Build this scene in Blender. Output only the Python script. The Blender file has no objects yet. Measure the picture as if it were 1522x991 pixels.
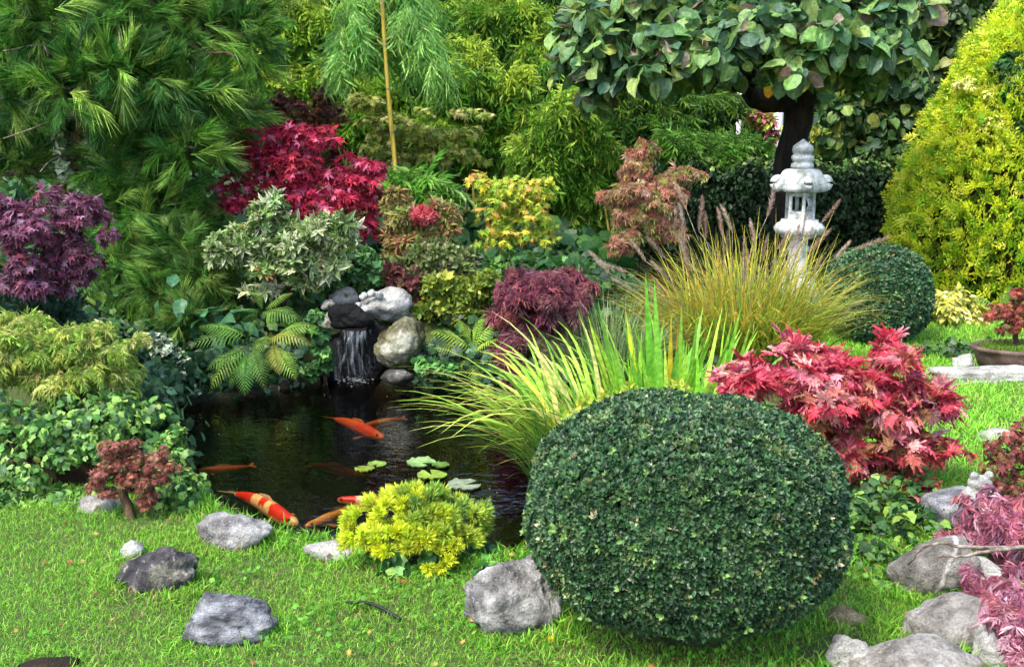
import bpy, math, numpy as np
from mathutils import Matrix, Vector, noise as mnoise

# ------------------------------------------------------------------ camera, sky, sun, exposure
SC = bpy.context.scene
COL = SC.collection
CAMZ, PITCH, FPX, CX, CY = 1.7, math.radians(10.9), 1632.0, 761.0, 495.5
cam = bpy.data.cameras.new('camera'); cam.sensor_width = 36; cam.lens = 36 * FPX / 1522; cam.clip_end = 2000; cam.clip_start = 0.05
camo = bpy.data.objects.new('camera', cam); COL.objects.link(camo)
camo.location = (0, 0, CAMZ); camo.rotation_euler = (math.pi / 2 - PITCH, 0, 0); SC.camera = camo

SUN_EL, SUN_AZ = math.radians(56), math.radians(222)     # azimuth clockwise from +Y: sun behind the camera's left shoulder
w = bpy.data.worlds.new('World'); SC.world = w; w.use_nodes = True
nt = w.node_tree; sky = nt.nodes.new('ShaderNodeTexSky'); sky.sky_type = 'NISHITA'; sky.sun_disc = False
sky.sun_elevation = SUN_EL; sky.sun_rotation = SUN_AZ; sky.air_density = 1.0; sky.dust_density = 2.5
bg = nt.nodes['Background']; bg.inputs['Strength'].default_value = 0.15
nt.links.new(sky.outputs['Color'], bg.inputs['Color'])
sl = bpy.data.lights.new('sun', 'SUN'); sl.energy = 1.5; sl.angle = math.radians(12); sl.color = (1.0, 0.95, 0.86)
slo = bpy.data.objects.new('sun', sl); COL.objects.link(slo)
sdir = Vector((math.sin(SUN_AZ) * math.cos(SUN_EL), math.cos(SUN_AZ) * math.cos(SUN_EL), math.sin(SUN_EL)))
slo.rotation_euler = sdir.to_track_quat('Z', 'Y').to_euler(); slo.location = sdir * 30
vs = SC.view_settings; vs.view_transform = 'Standard'; vs.look = 'None'; vs.exposure = 1.75; vs.gamma = 1.0
cy = SC.cycles; cy.max_bounces = 6; cy.diffuse_bounces = 4; cy.glossy_bounces = 3; cy.transmission_bounces = 4
cy.transparent_max_bounces = 8; cy.use_denoising = True; cy.denoising_prefilter = 'FAST'; cy.caustics_reflective = False; cy.caustics_refractive = False; cy.blur_glossy = 1.0; cy.use_adaptive_sampling = False; cy.sample_clamp_indirect = 1.5

# ------------------------------------------------------------------ geometry helpers
RIGHT = np.array([1., 0, 0]); FWD = np.array([0, math.cos(PITCH), -math.sin(PITCH)]); UPV = np.array([0, math.sin(PITCH), math.cos(PITCH)])
CAMP = np.array([0, 0, CAMZ])
def ray(px, py): return RIGHT * ((px - CX) / FPX) + FWD - UPV * ((py - CY) / FPX)
def at(px, py, Y):
    d = ray(px, py); return CAMP + d * (Y / d[1])
def gz(px, py, z=0.0):
    d = ray(px, py); return CAMP + d * ((z - CAMZ) / d[2])
def dep(p): return float(np.dot(np.asarray(p) - CAMP, FWD))
def m_at(p): return dep(p) / FPX                    # metres per photo pixel at that point
def hexc(s):
    s = s.lstrip('#'); v = np.array([int(s[i:i + 2], 16) / 255 for i in (0, 2, 4)])
    return np.where(v <= 0.04045, v / 12.92, ((v + 0.055) / 1.055) ** 2.4)
def norm(a): return a / np.maximum(np.linalg.norm(a, axis=-1, keepdims=True), 1e-9)
def sstep(a, b, x):
    t = np.clip((x - a) / (b - a), 0, 1); return t * t * (3 - 2 * t)
def pick(rng, cols, n, jit=0.12, wts=None):
    C = np.array([hexc(c) for c in cols]); k = rng.choice(len(cols), n, p=wts)
    return np.clip(C[k] * (1 + rng.normal(0, jit, (n, 1))) * (1 + rng.normal(0, jit * .4, (n, 3))), 0.002, 0.95)

def mesh(name, V, F, mat, tint=None, smooth=False):
    V = np.asarray(V, np.float32); F = np.asarray(F, np.int32)
    me = bpy.data.meshes.new(name); k = F.shape[1]
    me.vertices.add(len(V)); me.vertices.foreach_set('co', V.ravel())
    me.loops.add(F.size); me.loops.foreach_set('vertex_index', F.ravel())
    me.polygons.add(len(F)); me.polygons.foreach_set('loop_start', np.arange(0, F.size, k, dtype=np.int32))
    me.polygons.foreach_set('use_smooth', np.full(len(F), smooth))
    me.update(calc_edges=True)
    T = np.ones((len(V), 4), np.float32)
    if tint is not None: T[:, :3] = tint
    a = me.color_attributes.new('tint', 'FLOAT_COLOR', 'POINT'); a.data.foreach_set('color', T.ravel())
    me.materials.append(mat); return me
def put(name, me, parent=None, loc=(0, 0, 0)):
    o = bpy.data.objects.new(name, me); COL.objects.link(o); o.location = loc
    if parent is not None: o.parent = parent
    return o
def part(name, V, F, mat, root, tint=None, smooth=False, kind=None):       # V in world space
    V = np.asarray(V, float)
    off = np.array(root_world(root)) if root is not None else np.zeros(3)
    o = put(name, mesh(name, V - off, F, mat, tint, smooth), root)
    if kind: o['kind'] = kind
    return o
def root_world(r):
    p = Vector((0, 0, 0))
    while r is not None: p = p + r.location; r = r.parent
    return p
def tag(o, label, cat, group=None):
    o['label'] = label; o['category'] = cat
    if group: o['group'] = group
    return o
def thing(name, label, cat, loc, group=None):
    o = bpy.data.objects.new(name, None); COL.objects.link(o); o.location = tuple(float(v) for v in loc); o.empty_display_size = .1
    return tag(o, label, cat, group)
def struct(name, V, F, mat, smooth=True, tint=None):
    o = put(name, mesh(name, V, F, mat, tint, smooth)); o['kind'] = 'structure'; return o

def tube(pts, radii, n=8, cap=True):
    pts = np.asarray(pts, float); radii = np.broadcast_to(np.asarray(radii, float), (len(pts),))
    T = norm(np.gradient(pts, axis=0)); ref = np.array([0, 0, 1.]) if abs(T[0][2]) < .9 else np.array([1., 0, 0])
    N = norm(np.cross(T, ref)); B = np.cross(T, N); a = np.linspace(0, 2 * math.pi, n, endpoint=False)
    V = (pts[:, None, :] + radii[:, None, None] * (np.cos(a)[None, :, None] * N[:, None, :] + np.sin(a)[None, :, None] * B[:, None, :])).reshape(-1, 3)
    F = []
    for i in range(len(pts) - 1):
        for j in range(n):
            p, q, r, s = i * n + j, i * n + (j + 1) % n, (i + 1) * n + (j + 1) % n, (i + 1) * n + j
            F += [(p, q, r), (p, r, s)]
    if cap:
        for i, base in ((0, 0), (1, (len(pts) - 1) * n)):
            V = np.vstack([V, pts[-1 if i else 0]]); c = len(V) - 1
            for j in range(n):
                t = (base + j, base + (j + 1) % n, c); F.append(t if i else t[::-1])
    return V, np.array(F)
def spline(pts, n=14):
    P = np.asarray(pts, float)
    if len(P) < 3: return np.array([P[0] + (P[-1] - P[0]) * t for t in np.linspace(0, 1, n)])
    Q = np.vstack([2 * P[0] - P[1], P, 2 * P[-1] - P[-2]]); out = []
    seg = len(P) - 1
    for u in np.linspace(0, seg - 1e-6, n):
        i = int(u); t = u - i; a, b, c, d = Q[i:i + 4]
        out.append(.5 * (2 * b + (c - a) * t + (2 * a - 5 * b + 4 * c - d) * t * t + (3 * b - a - 3 * c + d) * t ** 3))
    return np.array(out)
def stem(root, pts, r0, r1, mat, name='stem', n=12, sides=7, wob=0.0, seed=0):
    P = spline(pts, n)
    if wob: P[1:-1] += np.random.default_rng(seed).normal(0, wob, (n - 2, 3))
    V, F = tube(P, np.linspace(r0, r1, n), sides)
    return part(name, V, F, mat, root, smooth=True)
def merge(items):
    Vs, Fs, Ts, o = [], [], [], 0
    for it in items:
        Vs.append(it[0]); Fs.append(np.asarray(it[1]) + o); o += len(it[0])
        if len(it) > 2: Ts.append(it[2])
    return np.vstack(Vs), np.vstack(Fs), (np.vstack(Ts) if Ts else None)
def lathe(prof, n=32, fn=None):
    prof = np.asarray(prof, float); a = np.linspace(0, 2 * math.pi, n, endpoint=False); V = []
    for r, z in prof:
        for t in a:
            rr, zz = (r, z) if fn is None else fn(r, z, t); V.append((rr * math.cos(t), rr * math.sin(t), zz))
    F = []
    for i in range(len(prof) - 1):
        for j in range(n):
            p, q, r, s = i * n + j, i * n + (j + 1) % n, (i + 1) * n + (j + 1) % n, (i + 1) * n + j
            F += [(p, q, r), (p, r, s)]
    for i, base in ((0, 0), (1, (len(prof) - 1) * n)):
        V.append((0, 0, V[base][2])); c = len(V) - 1
        for j in range(n):
            t = (base + j, base + (j + 1) % n, c); F.append(t if i else t[::-1])
    return np.array(V), np.array(F)
def box(c, s, rz=0.0):
    x, y, z = np.asarray(s) / 2
    V = np.array([(-x, -y, -z), (x, -y, -z), (x, y, -z), (-x, y, -z), (-x, -y, z), (x, -y, z), (x, y, z), (-x, y, z)])
    R = np.array([[math.cos(rz), -math.sin(rz), 0], [math.sin(rz), math.cos(rz), 0], [0, 0, 1]])
    q = [(0, 3, 2, 1), (4, 5, 6, 7), (0, 1, 5, 4), (1, 2, 6, 5), (2, 3, 7, 6), (3, 0, 4, 7)]
    return V @ R.T + np.asarray(c), np.array([t for a in q for t in ((a[0], a[1], a[2]), (a[0], a[2], a[3]))])

# ------------------------------------------------------------------ materials
def newmat(name):
    m = bpy.data.materials.new(name); m.use_nodes = True; t = m.node_tree; t.nodes.clear()
    return m, t, t.nodes, t.links
def N(t, typ, **kw):
    n = t.nodes.new(typ)
    for k, v in kw.items():
        if k in n.inputs: n.inputs[k].default_value = v
        else: setattr(n, k, v)
    return n
def mixc(t, a, b, fac, blend='MIX'):
    n = t.nodes.new('ShaderNodeMix'); n.data_type = 'RGBA'; n.blend_type = blend; n.clamp_result = False
    for sock, v in ((n.inputs[0], fac), (n.inputs[6], a), (n.inputs[7], b)):
        if hasattr(v, 'is_output'): t.links.new(v, sock)
        else: sock.default_value = v
    return n.outputs[2]
def leafmat(name, rough=.45, trans=.28, spec=.45, mott=.35, scale=40):
    m, t, ns, L = newmat(name)
    at_ = N(t, 'ShaderNodeAttribute', attribute_name='tint'); oi = N(t, 'ShaderNodeObjectInfo')
    c = mixc(t, at_.outputs['Color'], oi.outputs['Color'], 1.0, 'MULTIPLY')
    geo = N(t, 'ShaderNodeNewGeometry'); nz = N(t, 'ShaderNodeTexNoise', Scale=scale, Detail=3.0)
    L.new(geo.outputs['Position'], nz.inputs['Vector'])
    mr = N(t, 'ShaderNodeMapRange'); L.new(nz.outputs['Fac'], mr.inputs['Value'])
    for k, v in (('From Min', .3), ('From Max', .7), ('To Min', 1 - mott), ('To Max', 1 + mott)): mr.inputs[k].default_value = v
    cb = N(t, 'ShaderNodeCombineColor')
    for i in range(3): L.new(mr.outputs['Result'], cb.inputs[i])
    c = mixc(t, c, cb.outputs['Color'], 1.0, 'MULTIPLY')
    p = N(t, 'ShaderNodeBsdfPrincipled'); p.inputs['Roughness'].default_value = rough; p.inputs['Specular IOR Level'].default_value = spec
    tr = N(t, 'ShaderNodeBsdfTranslucent'); ms = N(t, 'ShaderNodeMixShader'); ms.inputs[0].default_value = trans
    L.new(c, p.inputs['Base Color']); L.new(c, tr.inputs['Color'])
    L.new(p.outputs[0], ms.inputs[1]); L.new(tr.outputs[0], ms.inputs[2])
    o = N(t, 'ShaderNodeOutputMaterial'); L.new(ms.outputs[0], o.inputs['Surface']); return m
M_LEAF = leafmat('soft leaf', .5, .4, .3)
M_GLOSS = leafmat('glossy leaf', .45, .28, .32)
M_NEEDLE = leafmat('needle', .5, .35, .3)
M_GRASS = leafmat('grass blade', .5, .35, .3)
M_GOLD = leafmat('golden scale leaf', .55, .5, .25, .2)
M_BOX = leafmat('box leaf', .4, .2, .42)

def rampmat(name, stops, scale, rough=.8, bump=.4, detail=8.0, bscale=None, spec=.3, speck=None, stretch=None, usetint=False, wet=0):
    m, t, ns, L = newmat(name)
    tc = N(t, 'ShaderNodeTexCoord'); mp = N(t, 'ShaderNodeMapping'); L.new(tc.outputs['Object'], mp.inputs['Vector'])
    if stretch: mp.inputs['Scale'].default_value = stretch
    n1 = N(t, 'ShaderNodeTexNoise', Scale=scale, Detail=detail, Roughness=.62); L.new(mp.outputs[0], n1.inputs['Vector'])
    cr = N(t, 'ShaderNodeValToRGB'); L.new(n1.outputs['Fac'], cr.inputs['Fac'])
    while len(cr.color_ramp.elements) < len(stops): cr.color_ramp.elements.new(.5)
    for e, (pos, c) in zip(cr.color_ramp.elements, stops): e.position = .5 + (pos - .5) * .6; e.color = (*hexc(c), 1)
    c = cr.outputs['Color']
    ng = N(t, 'ShaderNodeTexNoise', Scale=scale * 16, Detail=4.0, Roughness=.7); L.new(mp.outputs[0], ng.inputs['Vector'])
    gr_ = N(t, 'ShaderNodeMapRange'); L.new(ng.outputs['Fac'], gr_.inputs['Value'])
    for k_, v_ in (('From Min', .3), ('From Max', .7), ('To Min', .68), ('To Max', 1.25)): gr_.inputs[k_].default_value = v_
    cg_ = N(t, 'ShaderNodeCombineColor')
    for k_ in range(3): L.new(gr_.outputs[0], cg_.inputs[k_])
    c = mixc(t, c, cg_.outputs[0], 1.0, 'MULTIPLY')
    if speck:
        n2 = N(t, 'ShaderNodeTexNoise', Scale=speck[0], Detail=2.0); L.new(mp.outputs[0], n2.inputs['Vector'])
        r2 = N(t, 'ShaderNodeMapRange'); L.new(n2.outputs['Fac'], r2.inputs['Value']); r2.inputs['From Min'].default_value = speck[1]; r2.inputs['From Max'].default_value = speck[1] + .08
        c = mixc(t, c, (*hexc(speck[2]), 1), r2.outputs['Result'])
    if usetint:
        a = N(t, 'ShaderNodeAttribute', attribute_name='tint'); c = mixc(t, c, a.outputs['Color'], 1.0, 'MULTIPLY')
    n3 = N(t, 'ShaderNodeTexNoise', Scale=bscale or scale * 4, Detail=8.0, Roughness=.65); L.new(mp.outputs[0], n3.inputs['Vector'])
    bp = N(t, 'ShaderNodeBump'); bp.inputs['Strength'].default_value = min(1, bump); bp.inputs['Distance'].default_value = .035; L.new(n3.outputs['Fac'], bp.inputs['Height'])
    p = N(t, 'ShaderNodeBsdfPrincipled'); p.inputs['Roughness'].default_value = rough; p.inputs['Specular IOR Level'].default_value = spec
    if wet: p.inputs['Coat Weight'].default_value = wet; p.inputs['Coat Roughness'].default_value = .15
    L.new(c, p.inputs['Base Color']); L.new(bp.outputs[0], p.inputs['Normal'])
    o = N(t, 'ShaderNodeOutputMaterial'); L.new(p.outputs[0], o.inputs['Surface']); return m
M_ROCK = rampmat('grey rock', [(.25, '#4c4a48'), (.42, '#7a7875'), (.58, '#9d9b97'), (.75, '#bfbdb8')], 9, .9, 1.0, speck=(120, .6, '#94949a'), bscale=34)
M_ROCKB = rampmat('blue grey slate', [(.25, '#3e3f43'), (.42, '#686a6e'), (.58, '#8b8d92'), (.75, '#acaeb2')], 9, .85, 1.0, bscale=26, stretch=(1, 1, 3))
M_ROCKD = rampmat('dark lichened rock', [(.28, '#232227'), (.46, '#3e3c40'), (.6, '#5f5c58'), (.74, '#94907f')], 8, .9, 1.0, speck=(22, .62, '#a5a294'), bscale=30)
M_ROCKT = rampmat('tan grey rock', [(.25, '#5c5954'), (.42, '#84807a'), (.58, '#a19d96'), (.75, '#bcb8b0')], 7, .9, .9, speck=(9, .6, '#5c6038'), bscale=34)
M_PALE = rampmat('pale rock', [(.25, '#7c7a72'), (.45, '#a09e97'), (.6, '#b5b3ac'), (.75, '#c2c0ba')], 9, .9, .8, bscale=36)
M_WHITE = rampmat('white quartz', [(.3, '#8c8c86'), (.55, '#aeaea8'), (.75, '#c0c0ba')], 10, .8, .8, bscale=30)
M_GRANITE = rampmat('speckled granite', [(.3, '#5c5d60'), (.5, '#7f8083'), (.7, '#9b9c9d')], 14, .85, .6, speck=(160, .56, '#333437'), bscale=60)
M_BOULDER = rampmat('mossy boulder', [(.32, '#33281a'), (.45, '#524f30'), (.56, '#74745a'), (.75, '#9a9a8a')], 3.2, .5, .5, bscale=24, wet=.3)
M_WETSHADE = rampmat('wet shaded black rock', [(.3, '#030404'), (.55, '#090a0a'), (.75, '#161812')], 9, .5, .9, bscale=26, spec=.2)  # near-black also carries the shade of the waterfall recess, besides wet stone
M_WETG = rampmat('wet grey rock', [(.3, '#2a2822'), (.55, '#4a4842'), (.75, '#74726a')], 7, .4, .8, bscale=26, wet=.3)
M_YROCK = rampmat('yellow crumbling rock', [(.3, '#6a5d40'), (.5, '#90825c'), (.7, '#b0a47c')], 12, .9, 1.0, bscale=30)
M_VEIN = rampmat('tan rock with a white vein', [(.25, '#4f4c46'), (.42, '#706c66'), (.58, '#8a867e'), (.75, '#a5a198')], 7, .9, .9, bscale=34)
def addvein(m):
    t = m.node_tree; L = t.links; p = [n for n in t.nodes if n.type == 'BSDF_PRINCIPLED'][0]; src = p.inputs['Base Color'].links[0].from_socket
    tc = N(t, 'ShaderNodeTexCoord'); nz = N(t, 'ShaderNodeTexNoise', Scale=14.0, Detail=4.0); L.new(tc.outputs['Object'], nz.inputs['Vector'])
    sx = N(t, 'ShaderNodeSeparateXYZ'); L.new(tc.outputs['Object'], sx.inputs[0])
    a = N(t, 'ShaderNodeMath', operation='MULTIPLY'); L.new(sx.outputs['Z'], a.inputs[0]); a.inputs[1].default_value = -.45
    b = N(t, 'ShaderNodeMath', operation='ADD'); L.new(sx.outputs['X'], b.inputs[0]); L.new(a.outputs[0], b.inputs[1])
    c = N(t, 'ShaderNodeMath', operation='MULTIPLY_ADD'); L.new(nz.outputs['Fac'], c.inputs[0]); c.inputs[1].default_value = .06; L.new(b.outputs[0], c.inputs[2])
    d = N(t, 'ShaderNodeMath', operation='SUBTRACT'); L.new(c.outputs[0], d.inputs[0]); d.inputs[1].default_value = .03
    e = N(t, 'ShaderNodeMath', operation='ABSOLUTE'); L.new(d.outputs[0], e.inputs[0])
    r = N(t, 'ShaderNodeMapRange'); L.new(e.outputs[0], r.inputs['Value'])
    for k, v in (('From Min', .004), ('From Max', .012), ('To Min', .85), ('To Max', 0.)): r.inputs[k].default_value = v
    L.new(mixc(t, src, (*hexc('#c8c4bc'), 1), r.outputs[0]), p.inputs['Base Color'])
addvein(M_VEIN)
M_LANT = rampmat('weathered white stone', [(.28, '#747c78'), (.42, '#a0a6a4'), (.56, '#bcc0bf'), (.75, '#cdd0d0')], 9, .85, .5, speck=(14, .64, '#8a908a'), bscale=50)
M_SOIL = rampmat('dark soil', [(.3, '#1a130c'), (.55, '#2e2317'), (.75, '#473624')], 8, .95, .9, bscale=40)
M_BARK = rampmat('brown bark', [(.3, '#2c2118'), (.5, '#4b3a2a'), (.7, '#6d5a44')], 14, .9, 1.0, bscale=30, stretch=(1, 1, .3))
M_DBARK = rampmat('dark furrowed bark', [(.3, '#0a0806'), (.5, '#191410'), (.7, '#2c241d')], 14, .9, 1.0, bscale=24, stretch=(1, 1, .25))
M_PBARK = rampmat('pale flaking bark', [(.3, '#5a4733'), (.5, '#8a7556'), (.7, '#b8a078')], 10, .9, 1.0, bscale=24, stretch=(1, 1, .35))
M_TWIG = rampmat('grey twig bark', [(.3, '#564a40'), (.5, '#84766a'), (.7, '#a89a8c')], 30, .85, .5)
M_CULM = rampmat('yellow bamboo culm', [(.3, '#7a6c20'), (.5, '#9c8830'), (.7, '#b4a048')], 5, .4, .1, stretch=(4, 4, .4))
M_POT = rampmat('brown unglazed clay', [(.3, '#3a2c24'), (.5, '#54433a'), (.7, '#6c5a4e')], 6, .6, .2)
M_MOSS = rampmat('moss', [(.3, '#2f4a14'), (.5, '#567a24'), (.7, '#7f9c3a')], 20, .95, 1.0, bscale=60)
M_BLACK = rampmat('black rubber', [(.3, '#0c0c0e'), (.7, '#232327')], 20, .45, .1)
M_POSTW = rampmat('white painted post', [(.3, '#c9c6c8'), (.7, '#e4e2e4')], 6, .6, .1)
M_KOI = None
def koimat():
    m, t, ns, L = newmat('koi skin')
    a = N(t, 'ShaderNodeAttribute', attribute_name='tint'); tc = N(t, 'ShaderNodeTexCoord')
    v = N(t, 'ShaderNodeTexVoronoi', Scale=90.0); L.new(tc.outputs['Object'], v.inputs['Vector'])
    mr = N(t, 'ShaderNodeMapRange'); L.new(v.outputs['Distance'], mr.inputs['Value']); mr.inputs['To Min'].default_value = .62; mr.inputs['To Max'].default_value = 1.15
    cb = N(t, 'ShaderNodeCombineColor')
    for i in range(3): L.new(mr.outputs[0], cb.inputs[i])
    c = mixc(t, a.outputs['Color'], cb.outputs[0], 1.0, 'MULTIPLY')
    p = N(t, 'ShaderNodeBsdfPrincipled'); p.inputs['Roughness'].default_value = .35; L.new(c, p.inputs['Base Color'])
    o = N(t, 'ShaderNodeOutputMaterial'); L.new(p.outputs[0], o.inputs['Surface']); return m
M_KOI = koimat()
def watermat():
    m, t, ns, L = newmat('pond water')
    geo = N(t, 'ShaderNodeNewGeometry'); mp = N(t, 'ShaderNodeMapping'); mp.inputs['Scale'].default_value = (1, 1.6, 1); L.new(geo.outputs['Position'], mp.inputs['Vector'])
    n1 = N(t, 'ShaderNodeTexNoise', Scale=9.0, Detail=3.0); L.new(mp.outputs[0], n1.inputs['Vector'])
    bp = N(t, 'ShaderNodeBump'); bp.inputs['Strength'].default_value = .18; bp.inputs['Distance'].default_value = .03; L.new(n1.outputs['Fac'], bp.inputs['Height'])
    g = N(t, 'ShaderNodeBsdfGlossy'); g.inputs['Roughness'].default_value = .03; L.new(bp.outputs[0], g.inputs['Normal'])
    tr = N(t, 'ShaderNodeBsdfTransparent'); fr = N(t, 'ShaderNodeFresnel'); fr.inputs['IOR'].default_value = 1.33; L.new(bp.outputs[0], fr.inputs['Normal'])
    ms = N(t, 'ShaderNodeMixShader'); L.new(fr.outputs[0], ms.inputs[0]); L.new(tr.outputs[0], ms.inputs[1]); L.new(g.outputs[0], ms.inputs[2])
    va = N(t, 'ShaderNodeVolumeAbsorption'); va.inputs['Color'].default_value = (.66, .55, .36, 1); va.inputs['Density'].default_value = 8.0
    o = N(t, 'ShaderNodeOutputMaterial'); L.new(ms.outputs[0], o.inputs['Surface']); L.new(va.outputs[0], o.inputs['Volume']); return m
M_WATER = watermat()
def fallmat():
    m, t, ns, L = newmat('falling water')
    geo = N(t, 'ShaderNodeNewGeometry'); mp = N(t, 'ShaderNodeMapping'); mp.inputs['Scale'].default_value = (42, 20, 1.8); L.new(geo.outputs['Position'], mp.inputs['Vector'])
    n1 = N(t, 'ShaderNodeTexNoise', Scale=1.0, Detail=2.5); L.new(mp.outputs[0], n1.inputs['Vector'])
    mr = N(t, 'ShaderNodeMapRange'); L.new(n1.outputs['Fac'], mr.inputs['Value'])
    for k, v in (('From Min', .5), ('From Max', .8), ('To Min', .0), ('To Max', .42)): mr.inputs[k].default_value = v
    bp = N(t, 'ShaderNodeBump'); bp.inputs['Strength'].default_value = .8; bp.inputs['Distance'].default_value = .02; L.new(n1.outputs['Fac'], bp.inputs['Height'])
    p = N(t, 'ShaderNodeBsdfPrincipled'); p.inputs['Base Color'].default_value = (.45, .5, .55, 1); p.inputs['Roughness'].default_value = .12; L.new(bp.outputs[0], p.inputs['Normal'])
    tr = N(t, 'ShaderNodeBsdfTransparent'); ms = N(t, 'ShaderNodeMixShader'); L.new(mr.outputs[0], ms.inputs[0]); L.new(tr.outputs[0], ms.inputs[1]); L.new(p.outputs[0], ms.inputs[2])
    o = N(t, 'ShaderNodeOutputMaterial'); L.new(ms.outputs[0], o.inputs['Surface']); return m
M_FALL = fallmat()

# ------------------------------------------------------------------ leaf templates: base at origin, growing along +Y, face +Z, unit length
def T_lance(w=.13, droop=.2, fold=.04, seg=2, vein=1.15, edge=None):
    ys = np.linspace(0, 1, seg + 2)[1:-1]
    V = [(0, 0, 0)]; F = []; T = [1.]
    def wd(y): return w * math.sin(math.pi * min(y ** .75, 1))
    for y in ys:
        z = -droop * y * y
        V += [(-wd(y), y, z + fold), (0, y, z), (wd(y), y, z + fold)]; T += [1, vein, 1]
    V.append((0, 1, -droop)); T.append(1.); n = len(V) - 1
    F += [(0, 2, 1), (0, 3, 2)]
    for i in range(len(ys) - 1):
        a = 1 + 3 * i; b = a + 3
        F += [(a, a + 1, b + 1), (a, b + 1, b), (a + 1, a + 2, b + 2), (a + 1, b + 2, b + 1)]
    a = 1 + 3 * (len(ys) - 1); F += [(a, a + 1, n), (a + 1, a + 2, n)]
    V = np.array(V, float); T = np.tile(np.array(T)[:, None], (1, 3))
    if edge is not None:
        e = np.ones(len(V), bool); e[2::3] = False; T[e] = edge
    return V, np.array(F), T
def T_fan(angs, rads, droop=.25, cup=.0, base=(0, .0), vein=1.12):
    """star-shaped outline round a centre"""
    V = [(0, 0, 0)]; T = [vein]
    for a, r in zip(angs, rads):
        V.append((r * math.sin(a), r * math.cos(a), -droop * r * r + cup * r)); T.append(1.0)
    n = len(V) - 1; F = [(0, i + 1, i) for i in range(1, n)] + [(0, 1, n)]
    return np.array(V), np.array(F), np.tile(np.array(T)[:, None], (1, 3))
def T_palm(n=7, spread=125, valley=.36, droop=.3, lens=None, fat=.5, teeth=0, seed=0):
    r = np.random.default_rng(seed); A = []; R = []
    ks = np.linspace(-spread, spread, n)
    Ls = [1 - .5 * abs(k / spread) ** 1.5 for k in ks] if lens is None else lens
    half = (ks[1] - ks[0]) / 2
    for i, (k, l) in enumerate(zip(ks, Ls)):
        l *= r.uniform(.9, 1.08)
        A.append(k - half); R.append(valley * min(l, Ls[max(i - 1, 0)]) * (1 if i else .5))
        sub = [(-.55, .55)] + ([(-.38, .62), (-.36, .78), (-.2, .8), (-.18, .92)] if teeth else [(-.25, .78)])
        for f, q in sub: A.append(k + f * half * fat * 2 * (.75 if q < .7 else .6)); R.append(l * q)
        A.append(k); R.append(l)
        for f, q in sub[::-1]: A.append(k - f * half * fat * 2 * (.75 if q < .7 else .6)); R.append(l * q)
    A.append(spread + half); R.append(valley * .25)
    V, F, T = T_fan([math.radians(a) for a in A], np.array(R) * .72, droop)
    V[1:, 2] += r.normal(0, .03, len(V) - 1); return V, F, T
def T_oval(w=.32, droop=.15, fold=.05, n=5, tip=.0, seed=0, vein=1.2):
    V, F, T = T_lance(w, droop, fold, n, vein); r = np.random.default_rng(seed)
    V[:, 2] += r.normal(0, .015, len(V)); return V, F, T
def T_round(seed=0, w=.44, droop=.25, cup=.06):
    r = np.random.default_rng(seed); n = 5; ys = [.06, .26, .56, .84]
    ws = [w * .6, w * 1.0, w * 1.02, w * .7]; V = [(0, .02, 0)]; T = [1.]; F = []
    for y, q in zip(ys, ws):
        z = -droop * y * y
        V += [(-q, y - .05, z + cup + r.normal(0, .03)), (-q * .5, y - .02, z + cup * .4), (0, y, z), (q * .5, y - .02, z + cup * .4), (q, y - .05, z + cup + r.normal(0, .03))]
        T += [1, .95, 1.3, .95, 1]
    V.append((0, 1, -droop * 1.1)); T.append(1); e = len(V) - 1
    for j in range(4): F.append((0, 1 + j + 1, 1 + j))
    for i in range(3):
        for j in range(4):
            a = 1 + 5 * i + j; F += [(a, a + 1, a + 6), (a, a + 6, a + 5)]
    for j in range(4): F.append((16 + j, 17 + j, e))
    return np.array(V), np.array(F), np.tile(np.array(T)[:, None], (1, 3))
def place_t(t, M, off, s=1.0, col=1.0):
    return t[0] * s @ np.asarray(M).T + np.asarray(off), t[1], t[2] * col
def frame(y, n):
    y = norm(np.asarray(y, float)); n = np.asarray(n, float); n = norm(n - (n * y).sum(-1, keepdims=True) * y); x = np.cross(y, n)
    return np.stack([x, y, n], -1)
def rosette(leaf, n, elev, seed, jit=.25, ax=0.0, var=.18):
    """n leaves round the +Y axis"""
    r = np.random.default_rng(seed); it = []
    for i in range(n):
        a = 2 * math.pi * (i / n) + r.normal(0, jit); e = math.radians(elev) + r.normal(0, jit * .6)
        out = np.array([math.cos(a), 0, math.sin(a)]); y = out * math.cos(e) + np.array([0, 1, 0]) * math.sin(e)
        nn = np.array([0, 1, 0]) * math.cos(e) - out * math.sin(e)
        l = leaf[i % len(leaf)] if isinstance(leaf, list) else leaf
        it.append(place_t(l, frame(y, nn), (0, ax * i / n, 0), r.uniform(.75, 1.1), r.uniform(1 - var, 1 + var)))
    return merge(it)
def spray(leaf, n, seed, fan=70, length=.8, s=.55, var=.15):
    """leaves alternating along a twig that grows along +Y, lying roughly in its plane"""
    r = np.random.default_rng(seed); it = []
    for i in range(n):
        t = (i + .3) / n; a = math.radians(fan) * (1 if i % 2 else -1) * (1 - .75 * t) + r.normal(0, .15)
        y = np.array([math.sin(a), math.cos(a), -.35 * r.random() - .1]); nn = np.array([r.normal(0, .3), r.normal(0, .2), 1])
        it.append(place_t(leaf, frame(y, nn), (0, t * length, -.25 * t * t), s * r.uniform(.75, 1.15), r.uniform(1 - var, 1 + var)))
    return merge(it)
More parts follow.
